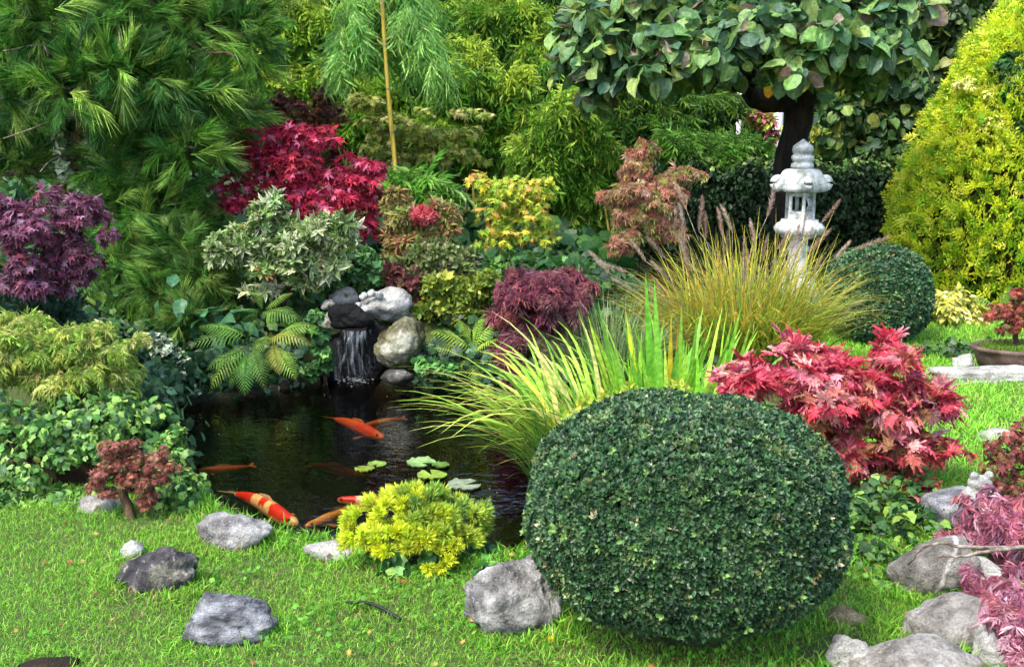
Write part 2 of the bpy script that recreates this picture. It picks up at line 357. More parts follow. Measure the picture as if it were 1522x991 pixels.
def T_tuft(n, seed, ang=(15, 60), axis=.45, nl=.75, w=.012, droop=.15, var=.25):
    """needles along a short shoot"""
    r = np.random.default_rng(seed); V = []; F = []; T = []
    for i in range(n):
        t = r.random() ** .8; b = np.array([0, t * axis, 0]); th = r.uniform(0, 2 * math.pi); a = math.radians(r.uniform(*ang)) * (1.1 - .6 * t)
        d = np.array([math.cos(th) * math.sin(a), math.cos(a), math.sin(th) * math.sin(a)]); l = nl * r.uniform(.7, 1.1)
        sd = norm(np.cross(d, r.normal(0, 1, 3))) * w; k = len(V); mid = b + d * l * .55; tip = b + d * l + np.array([0, 0, -droop * l])
        V += [b - sd, b + sd, mid + sd * .8, tip]; F += [(k, k + 1, k + 2), (k, k + 2, k + 3)]; c = r.uniform(1 - var, 1 + var); T += [c] * 4
    return np.array(V), np.array(F), np.tile(np.array(T)[:, None], (1, 3))
def T_blade(lean, droop, w=.02, seg=6, twist=0.0, grad=0):
    """grass blade rising along +Z and bending towards +Y, unit length"""
    V = []; F = []; pos = np.array([0, 0, 0.]); a = math.radians(lean); d = 1 / seg
    for i in range(seg + 1):
        t = i / seg; q = w * (min(1, .45 + 2.2 * t) if t < .3 else 1) * (1 - t ** 2.2) + w * .04
        tw = twist * t; side = np.array([math.cos(tw), math.sin(tw), 0])
        V += [pos - side * q, pos + side * q]
        pos = pos + d * np.array([0, math.sin(a), math.cos(a)]); a += math.radians(droop) * d * (.5 + t)
        if i: k = 2 * i; F += [(k - 2, k - 1, k + 1), (k - 2, k + 1, k)]
    t_ = np.repeat(np.linspace(0, 1, seg + 1), 2)[:, None]
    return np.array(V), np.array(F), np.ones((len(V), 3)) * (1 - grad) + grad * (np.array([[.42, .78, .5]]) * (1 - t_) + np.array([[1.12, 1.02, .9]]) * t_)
def T_frond(pairs=20, seed=0, wid=.26, arch=.35):
    r = np.random.default_rng(seed); it = []; pr = []
    for i in range(pairs):
        t = .08 + .92 * i / (pairs - 1); L = wid * min(1, t * 3.2) ** .6 * (1 - t ** 2.6) + .015; z = arch * (t - t * t * 1.25) ; sl = arch * (1 - 2.5 * t)
        for sd in (-1, 1):
            a = math.radians(66 - 26 * t) * sd; y = np.array([math.sin(a), math.cos(a), sl * math.cos(a) - .28]); A = []
            # toothed pinna
            V = [(0, 0, 0)]; F = []; nT = 4
            for k in range(nT):
                u = (k + 1) / (nT + 1); ww = .068 * (1 - u ** 1.6) + .012
                V += [(-ww, u - .02, 0), (0, u - .05, -.02), (ww, u - .02, 0), (-ww * .45, u + .06, 0), (ww * .45, u + .06, 0)]
            V.append((0, 1.02, -.05)); e = len(V) - 1
            prev = (0, 0, 0)
            for k in range(nT):
                b = 1 + 5 * k; l0, m0, r0 = prev
                F += [(l0, m0, b), (m0, b + 1, b), (m0, r0, b + 2), (m0, b + 2, b + 1), (b, b + 1, b + 3), (b + 1, b + 2, b + 4)]
                prev = (b + 3, b + 1, b + 4)
            F += [(prev[0], prev[1], e), (prev[1], prev[2], e)]
            tt = (np.array(V), np.array(F), np.ones((len(V), 3)))
            it.append(place_t(tt, frame(y, np.array([r.normal(0, .12), r.normal(0, .1) , 1])), (0, t * .97, z), L * r.uniform(.9, 1.08), r.uniform(.85, 1.12)))
        pr.append((0, t * .97, z))
    V, F = tube(spline([(0, 0, 0)] + pr[::4] + [pr[-1]], 14), np.linspace(.011, .003, 14), 4); it.append((V, F, np.full((len(V), 3), (.8, .7, .5))))
    return merge(it)

def T_dia(w=.3, fold=.08, droop=.15):
    return np.array([(0, 0, 0), (-w, .5, fold), (0, 1, -droop), (w, .5, fold)], float), np.array([(0, 2, 1), (0, 3, 2)]), np.ones((4, 3))
def T_ell(w=.27, fold=.06, droop=.1):
    return np.array([(0, 0, 0), (-w, .38, fold), (-w * .75, .75, fold * .6), (0, 1, -droop), (w * .75, .75, fold * .6), (w, .38, fold)], float), np.array([(0, 3, 2), (0, 2, 1), (0, 4, 3), (0, 5, 4)]), np.ones((6, 3))
def T_gr(lean, droop, w=.03):
    a = math.radians(lean); b = math.radians(lean + droop); m = np.array([0, math.sin(a), math.cos(a)]) * .5; t = m + np.array([0, math.sin(b), math.cos(b)]) * .5
    return np.array([(-w, 0, 0), (w, 0, 0), (*(m - [w * .85, 0, 0]),), (*(m + [w * .85, 0, 0]),), (*t,)]), np.array([(0, 1, 3), (0, 3, 2), (2, 3, 4)]), np.array([[.75] * 3, [.75] * 3, [1.0] * 3, [1.0] * 3, [1.1] * 3])
def T_lacy(seed, n=7):
    r = np.random.default_rng(seed); it = []
    for i, k in enumerate(np.linspace(-115, 115, n)):
        a = math.radians(k) + r.normal(0, .08); l = (1 - .45 * abs(k / 115) ** 1.5) * r.uniform(.85, 1.1); y = np.array([math.sin(a), math.cos(a), -.32 + r.normal(0, .1)])
        it.append(place_t(T_dia(.075, .015, .25), frame(y, (0, r.normal(0, .2), 1)), (0, 0, 0), l * .8))
        for t, sg in ((.3, 1), (.38, -1)):
            b = a + sg * .55; it.append(place_t(T_dia(.1, .01, .1), frame((math.sin(b), math.cos(b), -.3), (0, 0, 1)), norm(y) * l * .8 * t, l * .8 * (.52 - .4 * t)))
    return merge(it)
def T_pom(n, seed):
    r = np.random.default_rng(seed); V, F, T = [], [], []
    for i in range(n):
        th = r.uniform(0, 6.283); a = math.radians(80) * math.sqrt(r.random()); b = np.array([0, .22 * r.random(), 0]); d = np.array([math.cos(th) * math.sin(a), math.cos(a), math.sin(th) * math.sin(a)]); l = .5 * r.uniform(.85, 1.1) * (1.15 - .3 * a)
        sd = norm(np.cross(d, r.normal(0, 1, 3))) * .026; k = len(V); V += [b - sd * .6, b + sd * .6, b + d * l * .7 - sd, b + d * l * .7 + sd, b + d * l]; F += [(k, k + 1, k + 3), (k, k + 3, k + 2), (k + 2, k + 3, k + 4)]; c = r.uniform(.85, 1.12); T += [[c * .6, c * .7, c * .6]] * 2 + [[c] * 3] * 3
    return np.array(V), np.array(F), np.array(T)
def T_need(n, seed, ang=(15, 60), axis=.45, nl=.75, w=.012, droop=.15, var=.25):
    V, F, T = T_tuft(n, seed, ang, axis, nl, w, droop, var); k = len(V) // 4; keep = np.arange(4 * k).reshape(k, 4)[:, [0, 1, 3]].ravel()
    return V[keep], np.arange(3 * k).reshape(k, 3), T[keep]
L_BAM = T_lance(.08, .3, .02, 1); L_IVY = [T_palm(5, 105, .8, .18, lens=[.68, .84, 1.05, .84, .68], fat=.62, seed=s) for s in range(3)]
def T_ivs(seed):
    r = np.random.default_rng(seed); return T_fan([math.radians(a) for a in (-160, -122, -95, -62, -33, 0, 33, 62, 95, 122, 160)], np.array([.5, .74, .62, .88, .74, 1.08, .74, .88, .62, .74, .5]) * .7 * r.uniform(.92, 1.08, 11), .2)
TP = dict(
    bamboo=[spray(T_dia(.085, .02, .3), 8, s, 75, .75, .58) for s in range(5)],
    bamboo1=[T_lance(.07, d, .02, 3) for d in (.15, .35, .5)],
    weep=[spray(T_lance(.05, .35, .015, 1), 7, s, 40, .8, .75) for s in range(4)],
    maple=[T_palm(7, 125, .5, .2, fat=.6, seed=s) for s in range(4)],
    mapleB=[T_palm(9, 128, .7, .2, fat=.66, teeth=1, seed=s) for s in range(4)],
    mapleS=[T_fan(*zip(*[(math.radians(q), l) for q, l in zip((-150, -115, -95, -75, -55, -38, -18, 0, 18, 38, 55, 75, 95, 115, 150), np.array([.3, .5, .3, .75, .38, .92, .42, 1, .42, .92, .38, .75, .3, .5, .3]) * .72)]), .22) for s in range(2)],
    mapleY=[T_palm(7, 125, .62, .25, fat=.5, seed=s) for s in range(4)],
    lace=[T_lacy(s) for s in range(5)], ivys=[T_ivs(s) for s in range(3)],
    ivy=[T_ivs(s) for s in range(3)], round=[T_round(s, w, d, c) for s, w, d, c in ((0, .44, .25, .08), (1, .4, .4, .12), (2, .46, .1, -.06), (3, .42, .3, .02), (4, .38, .5, .16))],
    oval=[T_oval(.28, .15, .06, 3, seed=s) for s in range(3)], hosta=[T_oval(.3, .3, .07, 5, seed=s) for s in range(3)],
    box=[rosette(T_dia(.3, .02, .08), 5, 42, s, .45, .6, .3) for s in range(6)],
    varieg=[rosette(T_lance(.17, .2, .05, 2, .4), 7, 32, s, .35, .3, .25) for s in range(4)],
    lancer=[rosette(T_lance(.16, .3, .04, 1), 6, 25, s, .4, .3, .25) for s in range(4)],
    tuft=[T_need(78, s, (12, 50), .72, .6, .0145, .4, .5) for s in range(6)],
    dtuft=[T_pom(110, s) for s in range(5)],
    stuft=[T_need(30, s, (15, 55), .6, .35, .03, 0) for s in range(4)],
    grass=[T_gr(l, d) for l, d in ((5, 20), (12, 35), (20, 45), (28, 30), (10, 60), (35, 30))],
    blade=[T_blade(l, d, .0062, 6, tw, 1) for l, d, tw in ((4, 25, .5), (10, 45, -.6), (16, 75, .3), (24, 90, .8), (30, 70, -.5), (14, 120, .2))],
    frond=[T_frond(15, s, wd, ar) for s, wd, ar in ((0, .34, .4), (1, .3, .55), (2, .33, .3))],
)
def thuja(seed):
    r = np.random.default_rng(seed); it = []
    for sub in range(2):
        base = np.array([r.normal(0, .12), .05 * sub, r.normal(0, .1)]); tilt = r.normal(0, .35)
        for i in range(6):
            t = i / 6; a = math.radians(50) * (1 if i % 2 else -1) * (1 - .5 * t) + tilt + r.normal(0, .1)
            y = np.array([math.sin(a), math.cos(a), r.normal(0, .18)]); s = .42 * (1 - .45 * t)
            it.append(place_t(T_dia(.2, .03, .1), frame(y, (r.normal(0, .5), 0, 1)), base + np.array([tilt * t * .6, t * .6, 0]), s, r.uniform(.75, 1.2)))
    return merge(it)
TP['thuja'] = [thuja(s) for s in range(6)]

# ------------------------------------------------------------------ scattering foliage
def project(P):
    d = P - CAMP; z = d @ FWD; return CX + FPX * (d @ RIGHT) / z, CY - FPX * (d @ UPV) / z, z
_tm = {}
def scatter(root, mat, temps, P, R, S, C, rng, parts=0, part_name='leaf', rest='foliage', smooth=False):
    key = temps if isinstance(temps, str) else None; ts = TP[temps] if key else temps
    n = len(P); k = rng.integers(0, len(ts), n); S = np.broadcast_to(np.asarray(S, float), (n,)); chosen = np.zeros(n, bool)
    if parts:
        px, py, z = project(P); ap = S * FPX / z
        ok = (px > -5) & (px < 1527) & (py > -5) & (py < 996)
        cell = np.floor(px / (ap.mean() * .45)) * 10007 + np.floor(py / (ap.mean() * .45)); order = np.argsort(z); seen = set(); cand = []
        for i in order:
            if ok[i] and cell[i] not in seen: seen.add(cell[i]); cand.append(i)
        cand = sorted(cand, key=lambda i: -ap[i])[:parts]; chosen[cand] = True
        off = np.array(root_world(root))
        for i in cand:
            kk = (id(ts), k[i], mat.name)
            if kk not in _tm: _tm[kk] = mesh(part_name, ts[k[i]][0], ts[k[i]][1], mat, ts[k[i]][2], smooth)
            o = bpy.data.objects.new(part_name, _tm[kk]); COL.objects.link(o); o.parent = root
            Mx = np.eye(4); Mx[:3, :3] = R[i] * S[i]; Mx[:3, 3] = P[i] - off; o.matrix_basis = Matrix(Mx.tolist()); o.color = (*C[i], 1)
    Vs, Fs, Ts, o0 = [], [], [], 0
    for j, t in enumerate(ts):
        ix = np.nonzero((k == j) & ~chosen)[0]
        if not len(ix): continue
        V = P[ix][:, None, :] + S[ix][:, None, None] * np.einsum('nij,vj->nvi', R[ix], t[0]); nv = len(t[0])
        Vs.append(V.reshape(-1, 3)); Fs.append((t[1][None] + (np.arange(len(ix)) * nv)[:, None, None]).reshape(-1, 3) + o0); o0 += len(ix) * nv
        Ts.append((C[ix][:, None, :] * t[2][None]).reshape(-1, 3))
    if Vs: return part(rest, np.vstack(Vs), np.vstack(Fs), mat, root, np.clip(np.vstack(Ts), 0, .95), smooth, kind='stuff')
def B(px, py, Y, rx, ry, dr=None):
    c = at(px, py, Y); s = m_at(c); return (*c, rx * s, (dr if dr else .8 * max(rx, ry) * s), ry * s)
def blob_pts(rng, blobs, n, lumps=0, lump_r=.35, shell=.35, back=-.45, low=-.75):
    bl = np.array(blobs, float)
    if lumps:                                    # smaller clumps set on each mass, so outlines come out uneven
        out = []
        for b in bl:
            d = norm(rng.normal(0, 1, (lumps, 3))); r = b[3:] * rng.uniform(.5, .92, (lumps, 1)); q = lump_r * rng.uniform(.6, 1.3, (lumps, 1))
            out.append(np.hstack([b[:3] + d * r, np.broadcast_to(b[3:], (lumps, 3)) * q]))
        bl = np.vstack([bl * np.array([1, 1, 1, .62, .62, .62])] + out)
    w = bl[:, 3] * bl[:, 5] + bl[:, 3] * bl[:, 4]; w = w / w.sum(); P = []; D = []
    need = n
    while need > 0:
        k = rng.choice(len(bl), need * 2, p=w); d = norm(rng.normal(0, 1, (need * 2, 3)))
        tc = norm(CAMP - bl[k][:, :3]); keep = ((d * tc).sum(1) > back) & (d[:, 2] > low)
        k, d = k[keep][:need], d[keep][:need]; r = 1 - shell * rng.random(len(d)) ** 1.6; r = np.where(rng.random(len(d)) < .06, r + .3 * rng.random(len(d)), r)
        P.append(bl[k][:, :3] + d * bl[k][:, 3:] * r[:, None]); D.append(norm(d / bl[k][:, 3:] * bl[k][:, 3:].mean(1, keepdims=True))); need -= len(d)
    return np.vstack(P)[:n], np.vstack(D)[:n]
UPW = np.array([0, 0, 1.])
def orient(rng, D, out=.6, droop=.5, rnd=.45, nup=.5, nout=.7, nrnd=.35):
    n = len(D); y = D * out - UPW * droop + rng.normal(0, rnd, (n, 3)); nn = D * nout + UPW * nup + rng.normal(0, nrnd, (n, 3)); return frame(y, nn)
def crown(root, mat, temp, blobs, n, size, cols, seed, parts=0, lumps=6, lump_r=.35, ori={}, wts=None, jit=.14, szj=.22, part_name='leaf', rest='foliage', tone=None, shell=.4, back=-.45, low=-.75):
    rng = np.random.default_rng(seed); P, D = blob_pts(rng, blobs, n, lumps, lump_r, shell, back, low)
    R = orient(rng, D, **ori); S = size * np.clip(1 + rng.normal(0, szj, n), .5, 1.7); C = pick(rng, cols, n, jit, wts)
    if tone is not None: C = tone(P, C, rng)
    scatter(root, mat, temp, P, R, S, C, rng, parts, part_name, rest); return P

# ------------------------------------------------------------------ ground with the pond hollow
ZW = -0.05
POND = np.array([gz(x, y)[:2] for x, y in ((300, 715), (330, 752), (395, 782), (450, 792), (520, 806), (640, 830), (770, 818), (850, 770), (880, 700), (850, 630), (800, 588), (735, 572), (640, 563), (585, 556), (560, 545), (480, 545), (462, 560), (380, 572), (300, 582), (235, 596), (232, 640), (262, 690))])
def pond_sd(x, y):
    """signed distance to the pond's edge, negative inside"""
    x = np.asarray(x, float); y = np.asarray(y, float); d = np.full(x.shape, 1e9); ins = np.zeros(x.shape, bool); n = len(POND)
    for i in range(n):
        ax, ay = POND[i]; bx, by = POND[(i + 1) % n]; ex, ey = bx - ax, by - ay
        t = np.clip(((x - ax) * ex + (y - ay) * ey) / (ex * ex + ey * ey), 0, 1); d = np.minimum(d, np.hypot(x - ax - t * ex, y - ay - t * ey))
        c = ((ay > y) != (by > y)) & (x < (bx - ax) * (y - ay) / (by - ay + 1e-12) + ax); ins ^= c
    return np.where(ins, -d, d)
def hgt(x, y):
    x = np.asarray(x, float); y = np.asarray(y, float)
    bank = .5 * sstep(7.15, 8.3, y) * sstep(1.6, .3, x) + .25 * sstep(-1.9, -2.8, x) * sstep(4.6, 6.2, y)
    un = (1 - sstep(9, 14, y)) * (1 - sstep(4, 6, np.abs(x))) * (.012 * np.sin(x * 3.1 + y * 1.7) + .010 * np.sin(x * 5.3 - y * 4.1))
    s = pond_sd(x, y); hole = -.62 * sstep(.02, -.35, s)
    return np.where(s < .03, bank * sstep(-.1, .05, s), bank) + un * sstep(0, .2, s) + hole
gx = np.concatenate([[-400, -120, -40, -15, -9, -6], np.arange(-4.5, 4.6, .055), [6, 9, 15, 40, 120, 400]])
gy = np.concatenate([[-60, -20, -5, 0, 1.5], np.arange(2.4, 9.2, .055), np.arange(9.3, 14, .25), [15, 18, 25, 50, 120, 400, 800]])
XX, YY = np.meshgrid(gx, gy); ZZ = hgt(XX, YY); nx_, ny_ = len(gx), len(gy)
gi = np.arange(nx_ * ny_).reshape(ny_, nx_); q = np.stack([gi[:-1, :-1], gi[:-1, 1:], gi[1:, 1:], gi[1:, :-1]], -1).reshape(-1, 4)
def groundmat():
    m, t, ns, L = newmat('garden soil and thatch')
    geo = N(t, 'ShaderNodeNewGeometry'); n1 = N(t, 'ShaderNodeTexNoise', Scale=2.2, Detail=8.0, Roughness=.7); L.new(geo.outputs['Position'], n1.inputs['Vector'])
    n2 = N(t, 'ShaderNodeTexNoise', Scale=60.0, Detail=5.0); L.new(geo.outputs['Position'], n2.inputs['Vector'])
    cr = N(t, 'ShaderNodeValToRGB'); L.new(n2.outputs['Fac'], cr.inputs['Fac']); e = cr.color_ramp.elements; e[0].position = .3; e[1].position = .72
    e[0].color = (*hexc('#26260f'), 1); e[1].color = (*hexc('#5a6a24'), 1)
    a = N(t, 'ShaderNodeAttribute', attribute_name='tint')
    c = mixc(t, cr.outputs[0], (*hexc('#3a4c16'), 1), n1.outputs['Fac']); c = mixc(t, c, a.outputs['Color'], 1.0, 'MULTIPLY')
    bp = N(t, 'ShaderNodeBump'); bp.inputs['Strength'].default_value = .8; bp.inputs['Distance'].default_value = .03; L.new(n2.outputs['Fac'], bp.inputs['Height'])
    p = N(t, 'ShaderNodeBsdfPrincipled'); p.inputs['Roughness'].default_value = .95; L.new(c, p.inputs['Base Color']); L.new(bp.outputs[0], p.inputs['Normal'])
    o = N(t, 'ShaderNodeOutputMaterial'); L.new(p.outputs[0], o.inputs['Surface']); return m
sd_all = pond_sd(XX.ravel(), YY.ravel())
gt = np.where((sd_all < .01)[:, None], np.array([.16, .15, .13]), 1.0)
struct('ground', np.stack([XX, YY, ZZ], -1).reshape(-1, 3), q, groundmat(), True, gt)
pc = POND.mean(0); ring = pc + (POND - pc) * 1.12; n = len(ring)
Vw = [(x, y, ZW) for x, y in ring] + [(x, y, -1.2) for x, y in ring] + [(*pc, ZW), (*pc, -1.2)]
Fw = []
for i in range(n):
    j = (i + 1) % n; Fw += [(i, j, 2 * n), (j + n, i + n, 2 * n + 1), (j, i, i + n), (j, i + n, j + n)]
struct('water', Vw, Fw, M_WATER, False)

rs = np.random.default_rng(5)
def gpt(px, py, dz=0.0):
    """the point of the ground seen at that place of the photograph"""
    d = ray(px, py); t = 2.0
    for _ in range(4000):
        p = CAMP + d * t
        if p[2] <= float(hgt(p[0], p[1])): break
        t += .01
    return np.array([p[0], p[1], float(hgt(p[0], p[1])) + dz])

# ------------------------------------------------------------------ rocks
def ico(sub):
    import bmesh
    bm = bmesh.new(); bmesh.ops.create_icosphere(bm, subdivisions=sub, radius=1); bm.verts.ensure_lookup_table()
    V = np.array([v.co[:] for v in bm.verts]); F = np.array([[v.index for v in f.verts] for f in bm.faces]); bm.free(); return V, F
ICO = {s: ico(s) for s in (2, 3, 4, 5)}
def rock_mesh(seed, dims, angular=6.0, rough=.08, sub=4, planes=14, strata=0):
    r = np.random.default_rng(seed); V, F = ICO[sub]; pn = norm(r.normal(0, 1, (planes, 3))); pd = r.uniform(.72, 1.0, planes)
    if planes == 6: pn = np.vstack([np.eye(3), -np.eye(3)]) @ np.array(Matrix.Rotation(r.normal(0, .08), 3, 'X') @ Matrix.Rotation(r.normal(0, .08), 3, 'Y')).T; pd[:] = .8
    u = np.clip(V @ pn.T, 1e-4, None) / pd; rad = 1 / (np.sum(u ** angular, 1) ** (1 / angular)); rad = np.minimum(rad, 1.25); off = r.uniform(0, 50, 3)
    nz = np.array([mnoise.fractal(Vector(v * 2.2 + off), .8, 2.1, 6) for v in V]); rad *= 1 + rough * nz * 1.6
    P = V * rad[:, None]
    if strata:
        k = r.normal(0, 1, 3); k /= np.linalg.norm(k); s = P @ k * strata + .5 * nz; P += k * (.13 * np.abs((s % 1) - .5))[:, None]
    mn, mx = P.min(0), P.max(0); P = (P - (mn + mx) / 2) / ((mx - mn) / 2); return P * np.asarray(dims) / 2, F
def rock(name, label, px, py_base, wpx, hpx, mat, seed, depth=.75, sink=.25, Y=None, dz=0.0, rz=0.0, tilt=0.0, group=None, cat='rock', **kw):
    """px: centre, py_base: where the visible front foot is, w/h in photo pixels"""
    g = gpt(px, py_base) if Y is None else at(px, py_base, Y)
    s = m_at(g); W, H = wpx * s, hpx * s; kw.setdefault('sub', 3 if hpx < 30 else 4); Dp = W * depth; full = H / (1 - sink) * 1.02
    V, F = rock_mesh(seed, (W, Dp, full), **kw)
    Rz = np.array(Matrix.Rotation(rz, 3, 'Z') @ Matrix.Rotation(tilt, 3, 'Y')); V = V @ Rz.T
    c = g + np.array([0, Dp * .42, full / 2 - full * sink + dz - (.012 if group == LR else 0)])
    o = put(name, mesh(name, V, F, mat, None, True), None, tuple(c)); return tag(o, label, cat, group)
LR = 'rocks set in the lawn'
rock('rock', 'bluish grey rounded rock at the pond edge beside the red and white koi', 342, 818, 112, 50, M_ROCK, 11, .7, .3, group=LR, angular=10, strata=3)
rock('rock', 'small flat whitish rock in the grass left of the yellow dwarf pine', 487, 834, 82, 28, M_PALE, 12, .7, .35, group=LR)
rock('rock', 'dark grey lichen spotted rock with a small white stone behind it', 222, 882, 122, 62, M_ROCKD, 13, .7, .28, group=LR, angular=11, rough=.12)
rock('rock', 'flat angular slate blue rock nearest the bottom left of the lawn', 332, 962, 138, 66, M_ROCKB, 14, .75, .3, group=LR, angular=14, planes=10, strata=4, sub=5, rough=.1)
rock('rock', 'large pale grey boulder leaning against the left of the clipped box ball', 762, 946, 152, 106, M_ROCK, 16, .7, .22, group=LR, angular=13, sub=5, planes=9, rough=.11, strata=2)
rock('stone', 'little white stone behind the dark lichen spotted rock', 193, 832, 36, 26, M_WHITE, 17, .8, .2, cat='stone')
rock('rock', 'low grey rock in the grass under the small bronze maple', 138, 764, 62, 24, M_ROCKT, 18, .8, .35, group=LR)
rock('stone', 'small grey stone beside the foot of the small bronze maple', 166, 759, 32, 18, M_ROCKT, 19, .8, .35, cat='stone')
rock('stone', 'flat dark brown stone sunk in the grass at the bottom left corner', 45, 1014, 115, 22, M_SOIL, 20, .6, .4, cat='stone')
RR = 'rocks along the right edge'
rock('rock', 'tan grey rock crossed by a white vein under the bare branches', 1396, 888, 132, 84, M_VEIN, 21, .7, .25, group=RR, angular=7)
rock('rock', 'long sloping grey rock under the pink laceleaf maple', 1462, 968, 210, 62, M_ROCKT, 22, .6, .3, group=RR, angular=9, tilt=-.2)
rock('rock', 'small pale wedge shaped rock left of the smooth round grey rock', 1268, 1010, 72, 54, M_PALE, 23, .8, .3, group=RR, angular=12)
rock('rock', 'smooth round grey rock cut by the bottom edge of the picture', 1396, 1046, 220, 62, M_ROCKT, 24, .6, .3, group=RR, angular=4)
rock('rock', 'white quartz rock under the pink leaves at the bottom right', 1490, 1002, 76, 62, M_WHITE, 25, .8, .25, group=RR, angular=8)
rock('stone', 'white stone lying on the slope behind the pink laceleaf maple', 1470, 874, 48, 40, M_WHITE, 26, .8, .25, cat='stone')
rock('stone', 'yellowish crumbling stone in the grass right of the box ball', 1262, 930, 78, 24, M_YROCK, 27, .6, .35, cat='stone', rough=.14)
rock('stone', 'pale flat stone alone in the sunny right lawn', 1485, 658, 58, 18, M_PALE, 28, .7, .35, cat='stone')
rock('rock', 'square grey granite block carrying the white figurine', 1432, 794, 92, 54, M_GRANITE, 29, .8, .25, group=RR, angular=14, planes=6, rz=.25, rough=.05)
sb = gpt(1448, 572); s_ = m_at(sb); V, F = box((0, 0, 0), (150 * s_, 30 * s_, 26 * s_))
slabV, slabF = rock_mesh(31, (170 * s_, 46 * s_, 30 * s_), angular=12, planes=6, rough=.09)
tag(put('stone_slab', mesh('stone_slab', slabV, slabF, M_PALE, None, True), None, tuple(sb + np.array([.12, .1, 7 * s_]))), 'long pale stone slab at the back of the right lawn in front of the bonsai', 'stone slab')
rock('stone', 'small white lump of stone lying on the long pale slab', 1437, 549, 32, 22, M_WHITE, 32, .8, .1, Y=7.4, cat='stone', rough=.14)
# waterfall stones
WF = 'stones round the waterfall'
rock('boulder', 'large smooth mossy boulder right of the waterfall', 592, 548, 78, 72, M_BOULDER, 41, .8, .06, Y=7.12, group=WF, cat='boulder', angular=5, sub=5)
rock('boulder', 'broad white grey boulder on top of the waterfall', 571, 480, 82, 50, M_PALE, 42, .8, .15, Y=7.58, group=WF, cat='boulder', angular=5)
rock('boulder', 'rounded olive brown boulder behind the mossy boulder', 610, 474, 40, 24, M_BOULDER, 43, .8, .15, Y=7.75, group=WF, cat='boulder', angular=5)
rock('boulder', 'grey flat topped boulder at the left top of the waterfall', 510, 454, 46, 26, M_ROCKT, 44, .8, .15, Y=7.8, group=WF, cat='boulder', angular=6)
rock('stone', 'round grey stone left of the waterfall lip', 484, 494, 24, 26, M_ROCKT, 45, .8, .1, Y=7.45, group=WF, angular=5)
rock('stone', 'small grey stone above the round stone left of the waterfall', 487, 462, 22, 16, M_ROCKT, 46, .8, .1, Y=7.55, group=WF, angular=5)
rock('stone', 'flat wet stone half in the water below the mossy boulder', 588, 570, 52, 20, M_WETG, 47, .8, .25, Y=7.0, group=WF, angular=5)
rock('stone', 'pale angular stone at the water right of the mossy boulder', 636, 560, 52, 48, M_ROCK, 48, .8, .2, Y=7.3, group=WF, angular=7)
rock('stone', 'low grey stone at the water under the bright fern', 676, 564, 52, 26, M_ROCKT, 49, .8, .2, Y=7.25, group=WF, angular=7)
rock('stone', 'smooth pale grey stone at the far water edge right of the bright fern', 718, 572, 54, 28, M_ROCK, 50, .8, .2, Y=7.1, group=WF, angular=5)
rock('stone', 'dark wet stone stepping out below the waterfall', 540, 556, 90, 50, M_WETSHADE, 51, .6, .2, Y=7.6, group=WF, angular=6)
rock('boulder', 'black wet overhanging lip stone of the waterfall', 520, 488, 72, 34, M_WETSHADE, 52, .6, .1, Y=7.22, group=WF, cat='boulder', angular=5)
rock('boulder', 'broad added black rock standing in for the shaded recess behind the waterfall', 528, 590, 130, 104, M_WETSHADE, 56, .35, .1, Y=7.5, group=WF, cat='boulder', angular=7)  # added dark mass, the shade of the recess is in its colour
rock('boulder', 'tall black wet rock face behind the falling water', 538, 590, 56, 88, M_WETSHADE, 53, .35, .1, Y=7.38, group=WF, cat='boulder', angular=6, sub=5)
rock('boulder', 'black wet upright stone left behind the falling water', 500, 590, 52, 86, M_WETSHADE, 55, .6, .1, Y=7.36, group=WF, cat='boulder', angular=6)
rock('stone', 'added dark stone standing in for shade in the gap between the waterfall and the mossy boulder', 562, 560, 46, 84, M_WETSHADE, 57, .6, .1, Y=7.34, group=WF, angular=6)  # added over the lit bank, its black colour stands for shade
rock('stone', 'mossy dark stone at the water left of the waterfall', 470, 566, 44, 34, M_WETSHADE, 54, .7, .2, Y=7.3, group=WF, angular=5)
for i, (px, py, ww, nm) in enumerate(((540, 441, 14, 'white pebble leftmost of the row on the waterfall top'), (552, 437, 14, 'white pebble in the middle of the row on the waterfall top'), (563, 440, 14, 'white pebble rightmost of the row on the waterfall top'), (489, 466, 10, 'pale pebble on the left lip of the waterfall'), (543, 462, 20, 'long cream pebble on the lip of the waterfall'), (533, 455, 13, 'yellowish pebble behind the lip of the waterfall'))):
    rock('pebble', nm, px, py + 4, ww, ww * .75, M_WHITE if i < 3 else M_PALE, 60 + i, .8, .1, Y=7.55 if i != 3 else 7.4, cat='pebble', group='pebbles on the waterfall top', sub=3, angular=4)
# falling water: a thin uneven sheet over the lip
fv = []; nu, nv = 26, 30
for j in range(nv):
    v = j / (nv - 1); c = at(526 + 2 * v, 490 + 74 * v, 7.12 - .05 * math.sin(v * 3) + .03 * v)
    for i in range(nu):
        u = i / (nu - 1) - .5; s = m_at(c); p = c + np.array([u * 50 * s * (1 + .3 * v) * (1 + .08 * mnoise.noise(Vector((v * 4, u, 7)))), 0, 0])
        p[1] -= .05 * mnoise.noise(Vector((u * 9, v * 3, 3))) + .05 * (1 - (2 * u) ** 2) * 1.0; fv.append(p)
fi = np.arange(nu * nv).reshape(nv, nu); fq = np.stack([fi[:-1, :-1], fi[1:, :-1], fi[1:, 1:], fi[:-1, 1:]], -1).reshape(-1, 4)
struct('waterfall', fv, fq, M_FALL, True)
rg = np.random.default_rng(78); its = []
for i in range(90):
    g = gz(526 + rg.normal(0, 11), 564 + abs(rg.normal(0, 3)), ZW + .003); its.append((ICO[2][0] * np.array([1.6, 1.2, .35]) * rg.uniform(.002, .006) + g + [0, 0, abs(rg.normal(0, .012))], ICO[2][1]))
